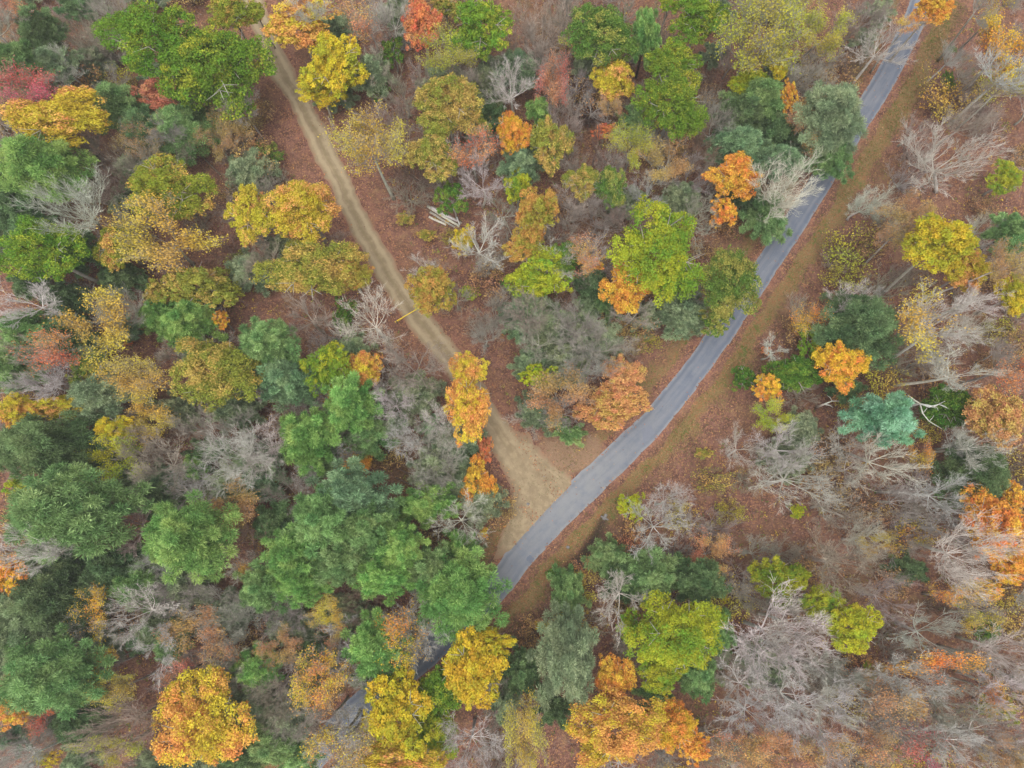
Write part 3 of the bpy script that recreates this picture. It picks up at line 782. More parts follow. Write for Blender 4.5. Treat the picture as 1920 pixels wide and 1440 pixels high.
CAT = [
# --- upper left
('L',280,62,84,66,'green',dict(h=17,base=(390,230),ref='the twin green maples',label='tall green tree with yellow tips and long bare trunk, left of twin pair')),
('L',402,118,88,92,'green',dict(h=13.5,base=(405,232),ref='the big green maple',label='broad green tree, right of the twin pair beside the dirt track')),
('L',432,22,48,38,'gorange',dict(h=13)),
('L',478,20,20,26,'olive',dict(h=9)),
('S',45,178,66,46,'pinkred',dict(h=11,ref='the pink red tree',label='pink red tree with pale twigs at the left edge')),
('L',105,222,106,54,'yorange',dict(h=12,ref='the wide yellow tree',label='wide yellow tree with orange tips below the pink red one')),
('L',300,176,54,34,'salmon',dict(h=7,ref='the salmon tree',label='small salmon pink tree beside the long bare trunk of a green tree')),
('P',222,196,50,40,'pgreen',dict(h=7)),
('P',268,238,40,40,'pdark',dict(h=7)),
('P',342,238,56,48,'pgreen',dict(h=6)),
('P',405,190,28,28,'pdark',dict(h=4)),
('P',72,312,74,58,'pbright',dict(h=11,ref='the soft green pine',label='soft bright green pine below the wide yellow tree')),
('P',32,118,48,42,'pgreen',dict(h=10)),
('P',75,55,44,44,'pdark',dict(h=9)),
('P',98,118,36,34,'pgrey',dict(h=8)),
('P',140,8,34,24,'pdark',dict(h=9)),
('F',10,15,44,30,'salmon',dict(h=13)),
('B',118,128,38,36,'white',dict(h=8)),
('B',-30,40,50,50,'grey',dict(h=16)),
('B',175,85,56,44,'mauve',dict(h=5)),
('B',215,60,40,50,'mauve',dict(h=6)),
('V',222,146,30,24,'slime',dict(h=3)),
('B',205,20,40,30,'grey',dict(h=10)),
('B',215,292,46,44,'brown',dict(h=8)),
('S',268,272,40,34,'tan',dict(h=6)),
('B',205,345,40,34,'brown',dict(h=8)),
('B',312,248,36,28,'grey',dict(h=9)),
('L',308,352,80,54,'gorange',dict(h=11,ref='the orange-flecked green tree',label='orange-flecked green tree with rounded crown right of the pale bare tree')),
('S',440,222,44,42,'tan',dict(h=6)),
('S',408,268,36,34,'tan',dict(h=5)),
('B',455,205,34,40,'grey',dict(h=9)),
('U',380,262,9,9,'red',dict(h=5)),
('U',492,285,28,28,'midgreen',dict(h=2.5,label='lone mid green bush beside the left verge of the dirt track',ref='the lone green bush')),
('U',455,316,22,14,'olive',{}),
('U',520,290,16,12,'midgreen',{}),
('W',440,290,34,30,'mauve',{}),
('W',520,330,26,20,'mauve',{}),
# --- top, right of the dirt track
('L',560,42,66,52,'oyellow',dict(h=12,ref='the orange-yellow tree',label='orange and yellow tree with grey limbs showing, overhanging the top of the dirt track')),
('L',622,118,56,62,'yellow',dict(h=12,ref='the bright yellow tree',label='bright yellow tree just right of the dirt track near the top')),
('L',600,162,44,34,'yellow',dict(h=9)),
('B',575,18,44,28,'white',dict(h=15)),
('F',690,42,48,46,'rust',dict(h=10)),
('L',788,42,40,56,'red',dict(h=11,ref='the red orange tree',label='red orange tree at the top between two bare ones')),
('B',735,30,44,44,'grey',dict(h=11)),
('S',840,102,52,38,'slime',dict(h=10)),
('L',905,45,56,58,'green',dict(h=13,ref='the top green tree',label='green tree with yellow flecks at the top, right of the red orange one')),
('L',835,12,30,22,'olive',dict(h=9)),
('P',698,135,32,34,'pgrey',dict(h=7)),
('L',735,95,22,28,'dgreen',dict(h=6)),
('L',712,170,20,22,'dgreen',dict(h=4)),
('B',700,125,36,40,'grey',dict(h=9)),
('B',757,172,42,48,'mauve',dict(h=7)),
('B',735,215,34,30,'mauve',dict(h=5)),
('L',842,190,70,64,'olive',dict(h=12,ref='the large olive tree',label='large olive tree with orange left edge, above the orange half-bare one')),
('L',816,286,46,48,'olive',dict(h=11,ref='the lower olive tree',label='olive green tree directly below the large olive one')),
('S',695,278,68,58,'syellow',dict(h=11.5,base=(738,372),ref='the pale yellow dome tree',label='dome-shaped pale yellow tree with visible trunk, right of the dirt track')),
('F',884,286,46,40,'red',dict(h=9,ref='the orange half-bare tree',label='half-bare red orange tree right of the lower olive one')),
('B',905,338,46,46,'white',dict(h=9,base=(905,388))),
('P',972,128,36,38,'pblue',dict(h=7)),
('B',958,162,46,50,'white',dict(h=10)),
('L',845,372,28,32,'dgreen',dict(h=6,base=(856,408),label='small deep green tree standing behind the log pile')),
('L',962,248,34,44,'gold',dict(h=9)),
('P',918,215,28,30,'pdark',dict(h=5)),
('B',780,330,40,36,'brown',dict(h=5)),
('W',650,150,28,24,'brown',{}),
('L',468,404,46,54,'yorange',dict(h=11,ref='the left yellow tree',label='orange-tipped yellow tree, left one of two joined crowns left of the track')),
('L',566,386,70,62,'yorange',dict(h=13,ref='the right yellow tree',label='orange-tipped yellow tree, right one of two joined crowns, touching the dirt track')),
# --- top centre
('B',1018,60,56,62,'mauve',dict(h=8)),
('B',1060,25,44,40,'mauve',dict(h=8)),
('S',1035,158,30,54,'salmon',dict(h=8,ref='the narrow salmon tree',label='narrow salmon tree with thin leaves near the top centre')),
('B',1050,190,30,36,'grey',dict(h=6)),
('L',1130,66,68,58,'midgreen',dict(h=12,ref='the round mid green tree',label='round mid green tree at the top centre, left of the spire pine')),
('P',1212,62,24,52,'pbright',dict(h=11,ref='the spire pine',label='slim upright green pine between two round green trees at the top')),
('P',1105,110,30,30,'pgrey',dict(h=6)),
('L',1316,28,54,44,'green',dict(h=12)),
('L',1256,8,22,16,'ygreen',dict(h=11)),
('L',1150,146,42,40,'yorange',dict(h=9)),
('L',1268,106,50,36,'green',dict(h=11)),
('L',1266,186,62,74,'green',dict(h=13,ref='the tall green tree',label='tall green tree with yellow flecks above the pair of domed twiggy trees')),
('S',1410,85,76,74,'slime',dict(h=12,ref='the big yellowish tree',label='big yellowish thin-leaved tree at the top, left of the asphalt lane')),
('L',1410,152,44,22,'lime',dict(h=8)),
('S',1546,60,50,52,'slime',dict(h=12,base=(1490,120))),
('L',1458,106,26,40,'yellow',dict(h=10)),
('S',1470,25,44,36,'slime',dict(h=10)),
('B',1175,18,34,30,'grey',dict(h=9)),
('B',1235,45,26,40,'mauve',dict(h=6)),
('L',1032,268,42,54,'olive',dict(h=10)),
('P',1008,205,22,26,'pbright',dict(h=7)),
('S',1180,276,42,40,'slime',dict(h=10,base=(1168,325),ref='the domed yellowish tree',label='domed yellowish thin-leaved tree, left of a bare domed one')),
('S',1252,302,48,46,'tan',dict(h=10,base=(1232,340),label='domed brown thin-leaved tree, right of a yellowish domed one')),
('S',1145,198,24,24,'tan',dict(h=7)),
('B',1195,190,34,30,'mauve',dict(h=6)),
('L',1378,328,50,46,'orange',dict(h=11,ref='the orange gold tree',label='orange and gold tree standing among pines left of the asphalt lane')),
('L',1358,392,28,34,'orange',dict(h=8)),
('P',1386,272,50,38,'pblue',dict(h=8)),
('P',1425,185,54,44,'pgreen',dict(h=7)),
('P',1395,215,44,36,'pdark',dict(h=6)),
('P',1460,240,36,34,'pdark',dict(h=5)),
('L',1136,246,22,16,'red',dict(h=5,label='small red orange tree in the top centre among bare twigs')),
('P',1188,222,28,26,'pgreen',dict(h=5)),
('L',1092,340,36,34,'olive',dict(h=9)),
('L',1146,348,32,46,'midgreen',dict(h=9)),
('P',976,312,36,38,'pblue',dict(h=7,ref='the dark blue pine',label='dark blue green pine below the golden tree near the top centre')),
('L',970,352,28,36,'ygreen',dict(h=9)),
('L',1005,398,42,56,'oorange',dict(h=12,ref='the tall orange-olive tree',label='tall orange and olive tree above the tangled green one')),
('B',1070,300,36,34,'mauve',dict(h=7)),
('B',1122,270,12,60,'brown',dict(h=9,base=(1112,325))),
('B',1310,280,34,40,'brown',dict(h=7)),
('B',1340,330,30,34,'mauve',dict(h=6)),
('W',1100,215,34,30,'dark',{}),
('W',1330,160,34,30,'brown',{}),
# --- upper right
('P',1566,214,50,60,'pgrey',dict(h=12,ref='the grey green pine',label='feathery grey green pine hanging over the asphalt lane')),
('P',1562,290,36,40,'pgreen',dict(h=7)),
('L',1480,178,15,32,'orange',dict(h=8)),
('S',1512,222,38,48,'tan',dict(h=9)),
('B',1660,78,60,44,'white',dict(h=11)),
('B',1625,30,44,40,'mauve',dict(h=8)),
('L',1752,14,40,30,'orange',dict(h=13,ref='the top orange tree',label='orange tree at the top edge beside the asphalt lane')),
('F',1705,46,30,18,'orange',dict(h=12)),
('S',1885,88,56,78,'gold',dict(h=13,ref='the golden edge tree',label='thin golden tree at the upper right edge')),
('B',1895,130,64,50,'white',dict(h=15)),
('F',1878,165,46,26,'yellow',dict(h=11)),
('B',1790,288,94,68,'white',dict(h=12,base=(1752,362),ref='the big bare tree',label='big pale bare tree standing alone right of the asphalt lane')),
('B',1815,228,46,36,'mauve',dict(h=10)),
('U',1780,152,13,24,'dgreen',dict(h=2.5,label='narrow deep green bush on the open slope, upper right')),
('U',1786,92,10,8,'dgreen',{}),
('L',1890,335,32,32,'ygreen',dict(h=6)),
('B',1845,5,16,60,'grey',dict(h=16,base=(1760,113))),
('B',1900,-10,26,44,'grey',dict(h=16,base=(1800,92))),
('P',1470,300,42,28,'pblue',dict(h=7)),
('B',1468,364,66,56,'white',dict(h=12,base=(1440,440),ref='the pale roadside tree',label='pale bare tree with fan of twigs reaching over the asphalt lane')),
('P',1440,400,38,46,'pgreen',dict(h=6)),
('P',1400,360,30,40,'pdark',dict(h=5)),
('W',1600,120,34,30,'brown',{}),
('V',1570,140,36,28,'tan',{}),
('V',1500,40,30,24,'tan',{}),
('W',1850,240,40,30,'brown',{}),
# --- left, second band
('L',66,466,80,60,'green',dict(h=13,base=(190,530),ref='the left green maple',label='green tree with yellow leaf tips and a leaning pale trunk, left edge')),
('B',142,390,74,60,'white',dict(h=14,base=(190,430),ref='the pale bare tree',label='pale bare tree with spreading twigs between two green trees, left')),
('P',28,395,48,46,'pdark',dict(h=7)),
('P',12,350,40,30,'pdark',dict(h=7)),
('P',130,470,50,36,'pdark',dict(h=5)),
('L',214,462,40,46,'gorange',dict(h=9)),
('S',312,446,92,62,'syellow',dict(h=10,ref='the pale yellow mass',label='wide pale yellow thin-leaved tree below the orange-flecked green one')),
('L',372,540,76,44,'olive',dict(h=7,ref='the low olive tree',label='low olive tree below the wide pale yellow one')),
('L',295,548,32,30,'olive',dict(h=6)),
('S',184,602,76,74,'syellow',dict(h=10,ref='the twiggy yellow tree',label='twiggy yellow tree with bare right half, left of the bright pine')),
('B',235,590,46,46,'grey',dict(h=9)),
('B',48,562,76,46,'white',dict(h=13,base=(120,575))),
('P',60,530,40,30,'pdark',dict(h=5)),
('P',350,606,50,44,'pbright',dict(h=8,ref='the bright pine',label='bright green bushy pine below the low olive tree')),
('P',292,590,34,34,'pbright',dict(h=5)),
('L',412,600,20,22,'gold',dict(h=6)),
('U',238,640,10,10,'red',dict(h=1.5,label='tiny red bush at the edge of a leaf-covered clearing, left')),
('P',50,622,60,40,'pgreen',dict(h=7)),
('P',115,625,34,34,'pdark',dict(h=6)),
('P',18,690,50,40,'pgreen',dict(h=9)),
('F',88,668,64,40,'red',dict(h=11)),
('B',80,718,56,34,'white',dict(h=11)),
('L',166,690,38,34,'midgreen',dict(h=8)),
('P',180,738,50,42,'pgrey',dict(h=9,ref='the pale grey pine',label='pale grey green pine at the left, above the long yellow hedge-like tree')),
('S',268,715,54,44,'syellow',dict(h=9)),
('L',396,694,82,66,'olive',dict(h=12,ref='the big olive tree',label='big olive yellow tree in the middle of the left half')),
('P',500,642,50,46,'pgreen',dict(h=11)),
('P',535,712,56,46,'pblue',dict(h=9)),
('B',492,732,22,24,'white',dict(h=9)),
('P',160,640,30,24,'pdark',dict(h=4)),
('W',430,470,26,30,'brown',{}),
('V',440,500,24,24,'slime',{}),
('U',445,480,14,14,'midgreen',{}),
# --- around the dirt track
('L',578,498,84,62,'olive',dict(h=11,ref='the spreading olive tree',label='spreading olive orange tree left of the dirt track, above two bare trees')),
('L',650,512,50,38,'oorange',dict(h=9)),
('B',576,592,54,48,'mauve',dict(h=9,ref='the mauve bare tree',label='mauve grey bare tree below the spreading olive one')),
('B',696,602,60,58,'white',dict(h=11,ref='the white starburst tree',label='white bare tree with starburst branches beside the yellow gate')),
('B',774,688,70,52,'mauve',dict(h=10)),
('L',645,588,20,32,'dgreen',dict(h=3.5)),
('L',612,688,44,48,'ygreen',dict(h=9,ref='the yellow green tree',label='yellow green tree below the mauve bare one, left of an orange tree')),
('L',684,690,36,38,'oyellow',dict(h=8)),
('L',630,740,26,28,'gold',dict(h=5)),
('L',808,540,48,50,'oorange',dict(h=10,ref='the rounded orange tree',label='rounded orange and olive tree right of the dirt track above the gate')),
('B',792,502,34,28,'white',dict(h=10)),
('L',868,446,24,26,'yellow',dict(h=5)),
('B',896,458,52,54,'white',dict(h=10,base=(888,450))),
('U',880,548,21,17,'lime',dict(h=2)),
('U',950,532,17,15,'dgreen',dict(h=2)),
('B',495,492,40,42,'mauve',dict(h=6)),
('L',872,694,36,36,'oyellow',dict(h=9)),
('L',880,760,46,60,'oyellow',dict(h=11,ref='the tall orange roadside tree',label='tall orange and yellow tree at the left edge of the dirt track')),
('L',898,822,16,18,'dgreen',dict(h=3)),
('L',908,846,18,30,'red',dict(h=3.5)),
('L',894,906,36,46,'orange',dict(h=5,ref='the golden junction bush',label='golden orange tree by the junction, left of the track mouth')),
('U',906,1000,13,14,'oyellow',dict(h=2)),
('U',870,860,18,40,'dgreen',dict(h=2)),
('B',930,590,48,44,'mauve',dict(h=6)),
('W',900,620,30,26,'mauve',{}),
('V',985,545,24,24,'tan',{}),
('V',845,440,20,16,'slime',{}),
('U',800,440,20,14,'olive',{}),
('U',760,410,22,16,'olive',{}),
('W',730,690,30,30,'mauve',{}),
# --- centre
('L',985,462,40,30,'oorange',dict(h=9)),
('L',1018,512,62,50,'ygreen',dict(h=8,ref='the tangled green tree',label='tangled yellow green tree with grey limbs in the centre')),
('L',1062,480,34,34,'dgreen',dict(h=8)),
('B',1045,490,44,36,'white',dict(h=10)),
('F',1106,482,36,38,'rust',dict(h=11)),
('L',1108,486,24,24,'oyellow',dict(h=9)),
('L',1182,524,48,56,'orange',dict(h=10,ref='the orange centre tree',label='orange tree leaning against the left side of a large yellow green crown')),
('L',1242,474,78,90,'ygreen',dict(h=14,ref='the large yellow green crown',label='largest yellow green tree in the centre, left of the deep green roadside one')),
('L',1368,522,60,72,'midgreen',dict(h=13,ref='the green roadside tree',label='large mid green tree overhanging the left edge of the asphalt lane')),
('L',1345,602,34,28,'midgreen',dict(h=9)),
('B',1302,402,44,52,'grey',dict(h=9)),
('P',1278,372,34,34,'pgrey',dict(h=6)),
('B',1122,412,46,38,'mauve',dict(h=7)),
('B',1065,400,36,40,'mauve',dict(h=6)),
('P',1142,566,30,30,'pgreen',dict(h=5)),
('P',1110,532,28,36,'pdark',dict(h=5)),
('P',1030,612,44,38,'pgrey',dict(h=5)),
('P',1120,640,46,40,'pgrey',dict(h=5)),
('P',1062,680,44,38,'pgrey',dict(h=4.5)),
('P',1280,588,48,40,'pgrey',dict(h=4.5)),
('P',1000,680,34,30,'pgrey',dict(h=4)),
('B',988,592,44,40,'mauve',dict(h=9)),
('B',1012,640,48,46,'grey',dict(h=9)),
('B',1082,612,50,46,'grey',dict(h=10)),
('B',1130,650,56,44,'grey',dict(h=10)),
('B',1090,690,54,40,'grey',dict(h=9)),
('B',1190,590,44,30,'grey',dict(h=8)),
('L',1168,704,42,40,'rust',dict(h=7,ref='the rusty roadside tree',label='rusty orange tree above the junction, upper of two touching the lane')),
('L',1150,758,62,42,'rust',dict(h=6,label='rusty orange low tree above the junction, spreading to the asphalt edge')),
('L',1012,706,34,22,'lime',dict(h=7)),
('S',1048,746,56,50,'tan',dict(h=8)),
('B',1050,770,40,36,'grey',dict(h=7)),
('P',1068,812,30,22,'pgreen',dict(h=2.5)),
('P',1010,770,36,34,'pgrey',dict(h=3)),
('V',1210,640,30,20,'slime',{}),
('U',1200,636,16,12,'olive',{}),
('W',1235,615,26,20,'brown',{}),
('U',1437,657,10,9,'red',dict(h=1.2,label='tiny orange bush alone on the verge right of the asphalt lane')),
# --- right, second band
('S',1712,390,48,38,'tan',dict(h=10)),
('S',1680,440,44,34,'tan',dict(h=9,base=(1618,498))),
('V',1590,470,46,40,'slime',dict(h=3)),
('V',1590,520,40,30,'slime',dict(h=3)),
('L',1766,452,70,57,'yellow',dict(h=17,base=(1648,556),ref='the brilliant yellow tree',label='brilliant yellow tree on a tall leaning trunk, right side')),
('L',1818,510,46,40,'yorange',dict(h=10)),
('S',1885,498,40,40,'tan',dict(h=15,base=(1681,577))),
('L',1905,552,32,42,'yellow',dict(h=9)),
('P',1900,436,40,36,'pgreen',dict(h=8)),
('P',1612,614,70,62,'pdark',dict(h=9,ref='the dark round pine',label='dark round pine right of the asphalt lane')),
('F',1505,590,34,38,'gold',dict(h=6)),
('L',1520,640,24,34,'green',dict(h=6)),
('L',1580,684,52,46,'gold',dict(h=9,ref='the golden maple',label='golden orange tree below the dark round pine')),
('L',1490,700,56,34,'dgreen',dict(h=6,ref='the low green tree',label='low deep green tree between two golden ones right of the lane')),
('L',1440,726,34,30,'gold',dict(h=7,label='small round golden tree beside the verge right of the lane')),
('L',1398,708,28,26,'dgreen',dict(h=4)),
('F',1758,622,84,68,'syellow',dict(h=14,base=(1647,687),bark='white',ref='the white and yellow tree',label='half-bare white-limbed tree with pale yellow leaves, right of the dark pine')),
('B',1775,600,70,56,'white',dict(h=15,base=(1690,640))),
('B',1808,698,84,40,'white',dict(h=15,base=(1670,722),ref='the white sweeping tree',label='white bare tree with long trunk sweeping to the right edge')),
('B',1592,566,44,32,'white',dict(h=8)),
('F',1890,690,44,50,'red',dict(h=10)),
('P',1662,780,62,46,'pteal',dict(h=12,ref='the teal pine',label='vivid teal green pine on the right side')),
('L',1782,762,54,42,'dgreen',dict(h=6)),
('L',1872,782,56,60,'rust',dict(h=11,ref='the rusty edge tree',label='large rusty orange tree at the right edge')),
('S',1450,780,36,30,'lime',dict(h=6)),
('P',1502,800,32,32,'pgrey',dict(h=4.5)),
('B',1840,560,46,36,'white',dict(h=11)),
('W',1560,640,30,24,'brown',{}),
('W',1700,690,34,26,'mauve',{}),
('V',1870,620,34,28,'slime',{}),
('P',1590,730,34,24,'pdark',dict(h=3)),
# --- right, third band
('B',1492,896,80,64,'white',dict(h=10,ref='the wide bare tree',label='wide pale bare tree on the right half, below the grey green young pine')),
('B',1470,840,60,44,'white',dict(h=9)),
('B',1655,862,76,56,'white',dict(h=12,base=(1573,840))),
('B',1768,928,66,46,'white',dict(h=13,base=(1642,922))),
('B',1836,838,54,40,'white',dict(h=11)),
('P',1832,888,58,56,'pdark',dict(h=7)),
('P',1480,860,40,34,'pgrey',dict(h=3.5)),
('F',1722,868,24,38,'gold',dict(h=6)),
('L',1868,986,62,68,'orange',dict(h=10,ref='the big orange edge tree',label='big orange tree at the right edge behind pale bare limbs')),
('L',1905,930,30,34,'orange',dict(h=8)),
('L',1895,1055,40,40,'gold',dict(h=8)),
('B',1812,1040,88,64,'white',dict(h=14,base=(1708,1012))),
('B',1575,1055,74,64,'mauve',dict(h=10,ref='the mauve fan tree',label='mauve bare tree with fanned twigs, right of a lime yellow one')),
('U',1497,958,19,17,'lime',dict(h=2)),
('U',1541,957,7,10,'yellow',dict(h=1.2)),
('V',1712,1000,46,28,'yorange',dict(h=2.5)),
('L',1462,1090,56,46,'ygreen',dict(h=8,ref='the lime tree',label='yellow green tree right of centre, above the large grey bare one')),
('P',1708,1068,34,26,'pdark',dict(h=3)),
('L',1850,1105,40,24,'gold',dict(h=7)),
('V',1340,900,40,26,'olive',{}),
('U',1320,850,20,12,'olive',{}),
('V',1370,960,30,24,'slime',{}),
('W',1400,900,30,26,'mauve',{}),
('V',1640,960,40,24,'tan',{}),
('W',1600,920,40,28,'brown',{}),
('W',1560,830,36,26,'brown',{}),
# --- right bottom
('L',1600,1176,56,46,'lime',dict(h=10,ref='the lime yellow tree',label='lime yellow tree, lower right, right of the large grey bare one')),
('L',1540,1130,40,32,'ygreen',dict(h=8)),
('B',1452,1190,92,84,'white',dict(h=13,ref='the large grey bare tree',label='largest pale bare tree, lower right, with twigs over a small pine')),
('P',1440,1252,48,36,'pgrey',dict(h=4)),
('P',1310,1258,38,46,'pgreen',dict(h=6)),
('U',1850,1175,36,36,'dgreen',dict(h=3)),
('F',1795,1120,54,34,'gold',dict(h=8)),
('U',1800,1128,20,16,'ygreen',dict(h=2.5)),
('B',1748,1192,78,46,'white',dict(h=9)),
('B',1890,1220,60,52,'white',dict(h=11)),
('V',1612,1250,38,34,'rust',dict(h=3)),
('U',1632,1258,16,26,'lime',dict(h=3)),
('F',1790,1260,76,44,'orange',dict(h=10)),
('F',1850,1296,30,36,'orange',dict(h=9)),
('B',1525,1340,80,66,'white',dict(h=11)),
('B',1400,1290,56,50,'white',dict(h=10)),
('F',1655,1330,60,50,'tan',dict(h=9)),
('L',1716,1318,20,30,'orange',dict(h=6)),
('F',1735,1405,64,44,'pinkred',dict(h=8,ref='the red twiggy tree',label='red twiggy tree at the bottom right')),
('S',1448,1412,58,40,'tan',dict(h=9)),
('B',1850,1385,80,50,'grey',dict(h=11)),
('B',1620,1290,60,46,'white',dict(h=8)),
('B',1780,1330,60,50,'grey',dict(h=9)),
('B',1580,1270,50,40,'grey',dict(h=8)),
('L',1880,1330,40,30,'olive',dict(h=6)),
('F',1590,1410,60,36,'rust',dict(h=9)),
('F',1660,1390,50,36,'tan',dict(h=8)),
('W',1690,1230,40,30,'mauve',{}),
('W',1760,1140,30,24,'brown',{}),
('V',1680,1090,34,30,'tan',{}),
# --- lower centre
('L',1186,950,28,30,'lime',dict(h=5,label='small lime yellow tree beside the verge below the junction',ref='the small verge tree')),
('B',1234,988,58,54,'white',dict(h=8,ref='the starburst tree',label='pale bare starburst tree right of the small lime one')),
('V',1184,1000,30,34,'rust',dict(h=2.5)),
('P',1140,1042,34,32,'pgreen',dict(h=4)),
('P',1218,1080,54,44,'pgreen',dict(h=7)),
('P',1312,1090,48,42,'pdark',dict(h=7)),
('P',1175,1080,40,38,'pdark',dict(h=4)),
('S',1330,1040,44,38,'rust',dict(h=5)),
('B',1392,1082,46,36,'mauve',dict(h=5)),
('B',1168,1118,60,56,'white',dict(h=10)),
('L',1268,1190,78,74,'ygreen',dict(h=13,ref='the lower yellow green tree',label='large yellow green tree in the lower centre, right of the orange ones')),
('L',1240,1262,48,36,'ygreen',dict(h=10)),
('L',1182,1172,26,30,'ygreen',dict(h=7)),
('P',1066,1112,32,42,'pgreen',dict(h=5)),
('P',1064,1232,52,78,'pgrey',dict(h=11,ref='the tall grey pine',label='tall grey green pine in the lower centre')),
('P',1225,1312,34,32,'pgreen',dict(h=7)),
('P',1345,1190,30,44,'pgreen',dict(h=5)),
('V',1005,1190,32,32,'tan',dict(h=3)),
('U',1018,1174,20,10,'yellow',dict(h=3)),
('W',1100,1170,34,30,'mauve',{}),
('L',1152,1272,40,46,'orange',dict(h=9)),
('L',1150,1372,92,66,'oyellow',dict(h=12,ref='the wide orange tree',label='wide orange and yellow tree at the bottom centre')),
('L',1262,1360,50,48,'gold',dict(h=9)),
('L',1302,1402,32,28,'orange',dict(h=7)),
('S',985,1376,38,68,'syellow',dict(h=11)),
('P',978,1258,32,42,'pdark',dict(h=7)),
('P',1040,1330,36,30,'pdark',dict(h=5)),
('F',1392,1412,60,36,'rust',dict(h=9)),
('U',1357,1118,13,14,'yellow',dict(h=2.5)),
('U',1040,1075,16,12,'dgreen',{}),
('V',1100,1068,26,26,'rust',{}),
('B',1180,1220,44,30,'mauve',dict(h=6)),
# --- lower left and centre
('P',656,760,46,52,'pbright',dict(h=11,ref='the rounded green pine',label='rounded bright green pine, upper of two left of the orange roadside tree')),
('P',572,820,50,54,'pbright',dict(h=11,label='rounded bright green pine, lower of two above a leaf-covered clearing',ref='the lower round pine')),
('P',690,818,44,36,'pgreen',dict(h=6)),
('P',600,862,44,34,'pgreen',dict(h=6)),
('P',775,742,46,40,'pgrey',dict(h=5)),
('P',855,830,44,40,'pgrey',dict(h=5)),
('P',815,870,44,40,'pgrey',dict(h=4.5)),
('B',736,756,46,36,'white',dict(h=9)),
('B',816,784,30,30,'white',dict(h=9)),
('B',758,826,38,32,'white',dict(h=9,ref='the spiky white tree',label='small spiky white bare tree above a leaf-covered clearing')),
('B',822,868,54,62,'grey',dict(h=8)),
('B',850,820,30,26,'white',dict(h=8)),
('L',658,862,40,28,'gold',dict(h=4)),
('P',655,925,66,50,'pblue',dict(h=13)),
('P',602,975,60,54,'pgreen',dict(h=15,ref='the big pine clump',label='big pine with pale upper boughs, topmost of the lower left pine clump')),
('P',690,985,54,48,'pgreen',dict(h=13)),
('P',548,1040,52,46,'pbright',dict(h=13)),
('P',635,1050,50,44,'pgreen',dict(h=13)),
('P',752,1022,40,38,'pbright',dict(h=13)),
('P',720,1078,58,44,'pbright',dict(h=11)),
('P',798,1062,44,40,'pgreen',dict(h=10)),
('P',560,1090,50,36,'pbright',dict(h=11)),
('P',860,1118,70,66,'pbright',dict(h=12,ref='the roadside pine',label='bright green pine covering the asphalt lane below the junction')),
('P',798,946,48,36,'pbright',dict(h=9)),
('P',862,1020,32,30,'pbright',dict(h=6)),
('B',862,976,56,48,'white',dict(h=10)),
('B',546,930,50,42,'mauve',dict(h=7)),
('B',455,862,64,60,'white',dict(h=11,ref='the silvery bare tree',label='silvery bare tree with dense twigs left of the lower round pine')),
('B',500,840,44,46,'white',dict(h=10)),
('P',480,870,50,44,'pgrey',dict(h=4.5)),
('L',20,772,38,32,'oyellow',dict(h=10)),
('L',105,764,62,24,'yorange',dict(h=8)),
('P',82,838,88,58,'pdark',dict(h=10,ref='the broad dark pine',label='broad dark green pine at the left edge')),
('L',220,806,40,30,'yellow',dict(h=9)),
('S',285,790,44,44,'syellow',dict(h=8)),
('S',218,862,56,44,'lime',dict(h=8)),
('B',304,870,58,54,'mauve',dict(h=10)),
('B',372,806,46,40,'mauve',dict(h=10)),
('B',438,808,52,46,'grey',dict(h=9)),
('B',270,840,40,40,'mauve',dict(h=9)),
('P',366,880,24,26,'pbright',dict(h=6)),
('P',385,845,34,26,'pdark',dict(h=4)),
('P',122,958,104,78,'pgreen',dict(h=14,ref='the broad soft pine',label='broad soft green pine at the lower left')),
('L',42,912,34,26,'ygreen',dict(h=6)),
('B',248,985,46,50,'mauve',dict(h=9)),
('L',276,990,15,13,'ygreen',dict(h=4)),
('P',352,1010,76,66,'pbright',dict(h=14,ref='the pale green pine',label='pale bright green pine right of the broad soft one, lower left')),
('B',78,1032,70,46,'white',dict(h=14)),
('L',14,1082,28,38,'gold',dict(h=10)),
('P',210,1065,56,40,'pdark',dict(h=6)),
('S',430,955,64,42,'tan',dict(h=8)),
('B',462,1020,50,46,'brown',dict(h=8)),
('F',476,1062,24,26,'gold',dict(h=6)),
('P',95,1130,80,60,'pdark',dict(h=9)),
('P',18,1178,46,54,'pgrey',dict(h=11)),
('P',88,1272,86,64,'pgreen',dict(h=13,ref='the lower edge pine',label='soft green pine at the left edge, second from the bottom corner')),
('F',172,1160,36,54,'gold',dict(h=9)),
('S',190,1248,34,34,'gold',dict(h=9)),
('S',220,1292,42,30,'syellow',dict(h=9)),
('B',262,1150,64,52,'white',dict(h=11)),
('B',292,1212,48,50,'white',dict(h=10)),
('P',318,1214,34,34,'pgreen',dict(h=7)),
('P',260,1100,50,34,'pgreen',dict(h=8)),
('S',375,1180,58,40,'tan',dict(h=7)),
('F',418,1214,34,34,'rust',dict(h=7)),
('F',352,1260,40,28,'salmon',dict(h=7)),
('L',372,1356,86,86,'oyellow',dict(h=12,ref='the flaming orange tree',label='flaming orange and yellow tree at the bottom left')),
('L',340,1300,34,24,'yellow',dict(h=10)),
('B',228,1360,84,46,'mauve',dict(h=10)),
('S',215,1405,60,30,'slime',dict(h=8)),
('P',480,1256,40,34,'pbright',dict(h=8)),
('P',492,1100,46,40,'pgreen',dict(h=9)),
('L',15,1332,38,34,'oyellow',dict(h=10)),
('F',70,1340,36,34,'red',dict(h=8)),
('B',40,1425,60,30,'white',dict(h=12)),
('U',84,1424,34,18,'yellow',dict(h=4)),
('P',445,1412,50,38,'pdark',dict(h=6)),
('P',150,1350,50,40,'pdark',dict(h=6)),
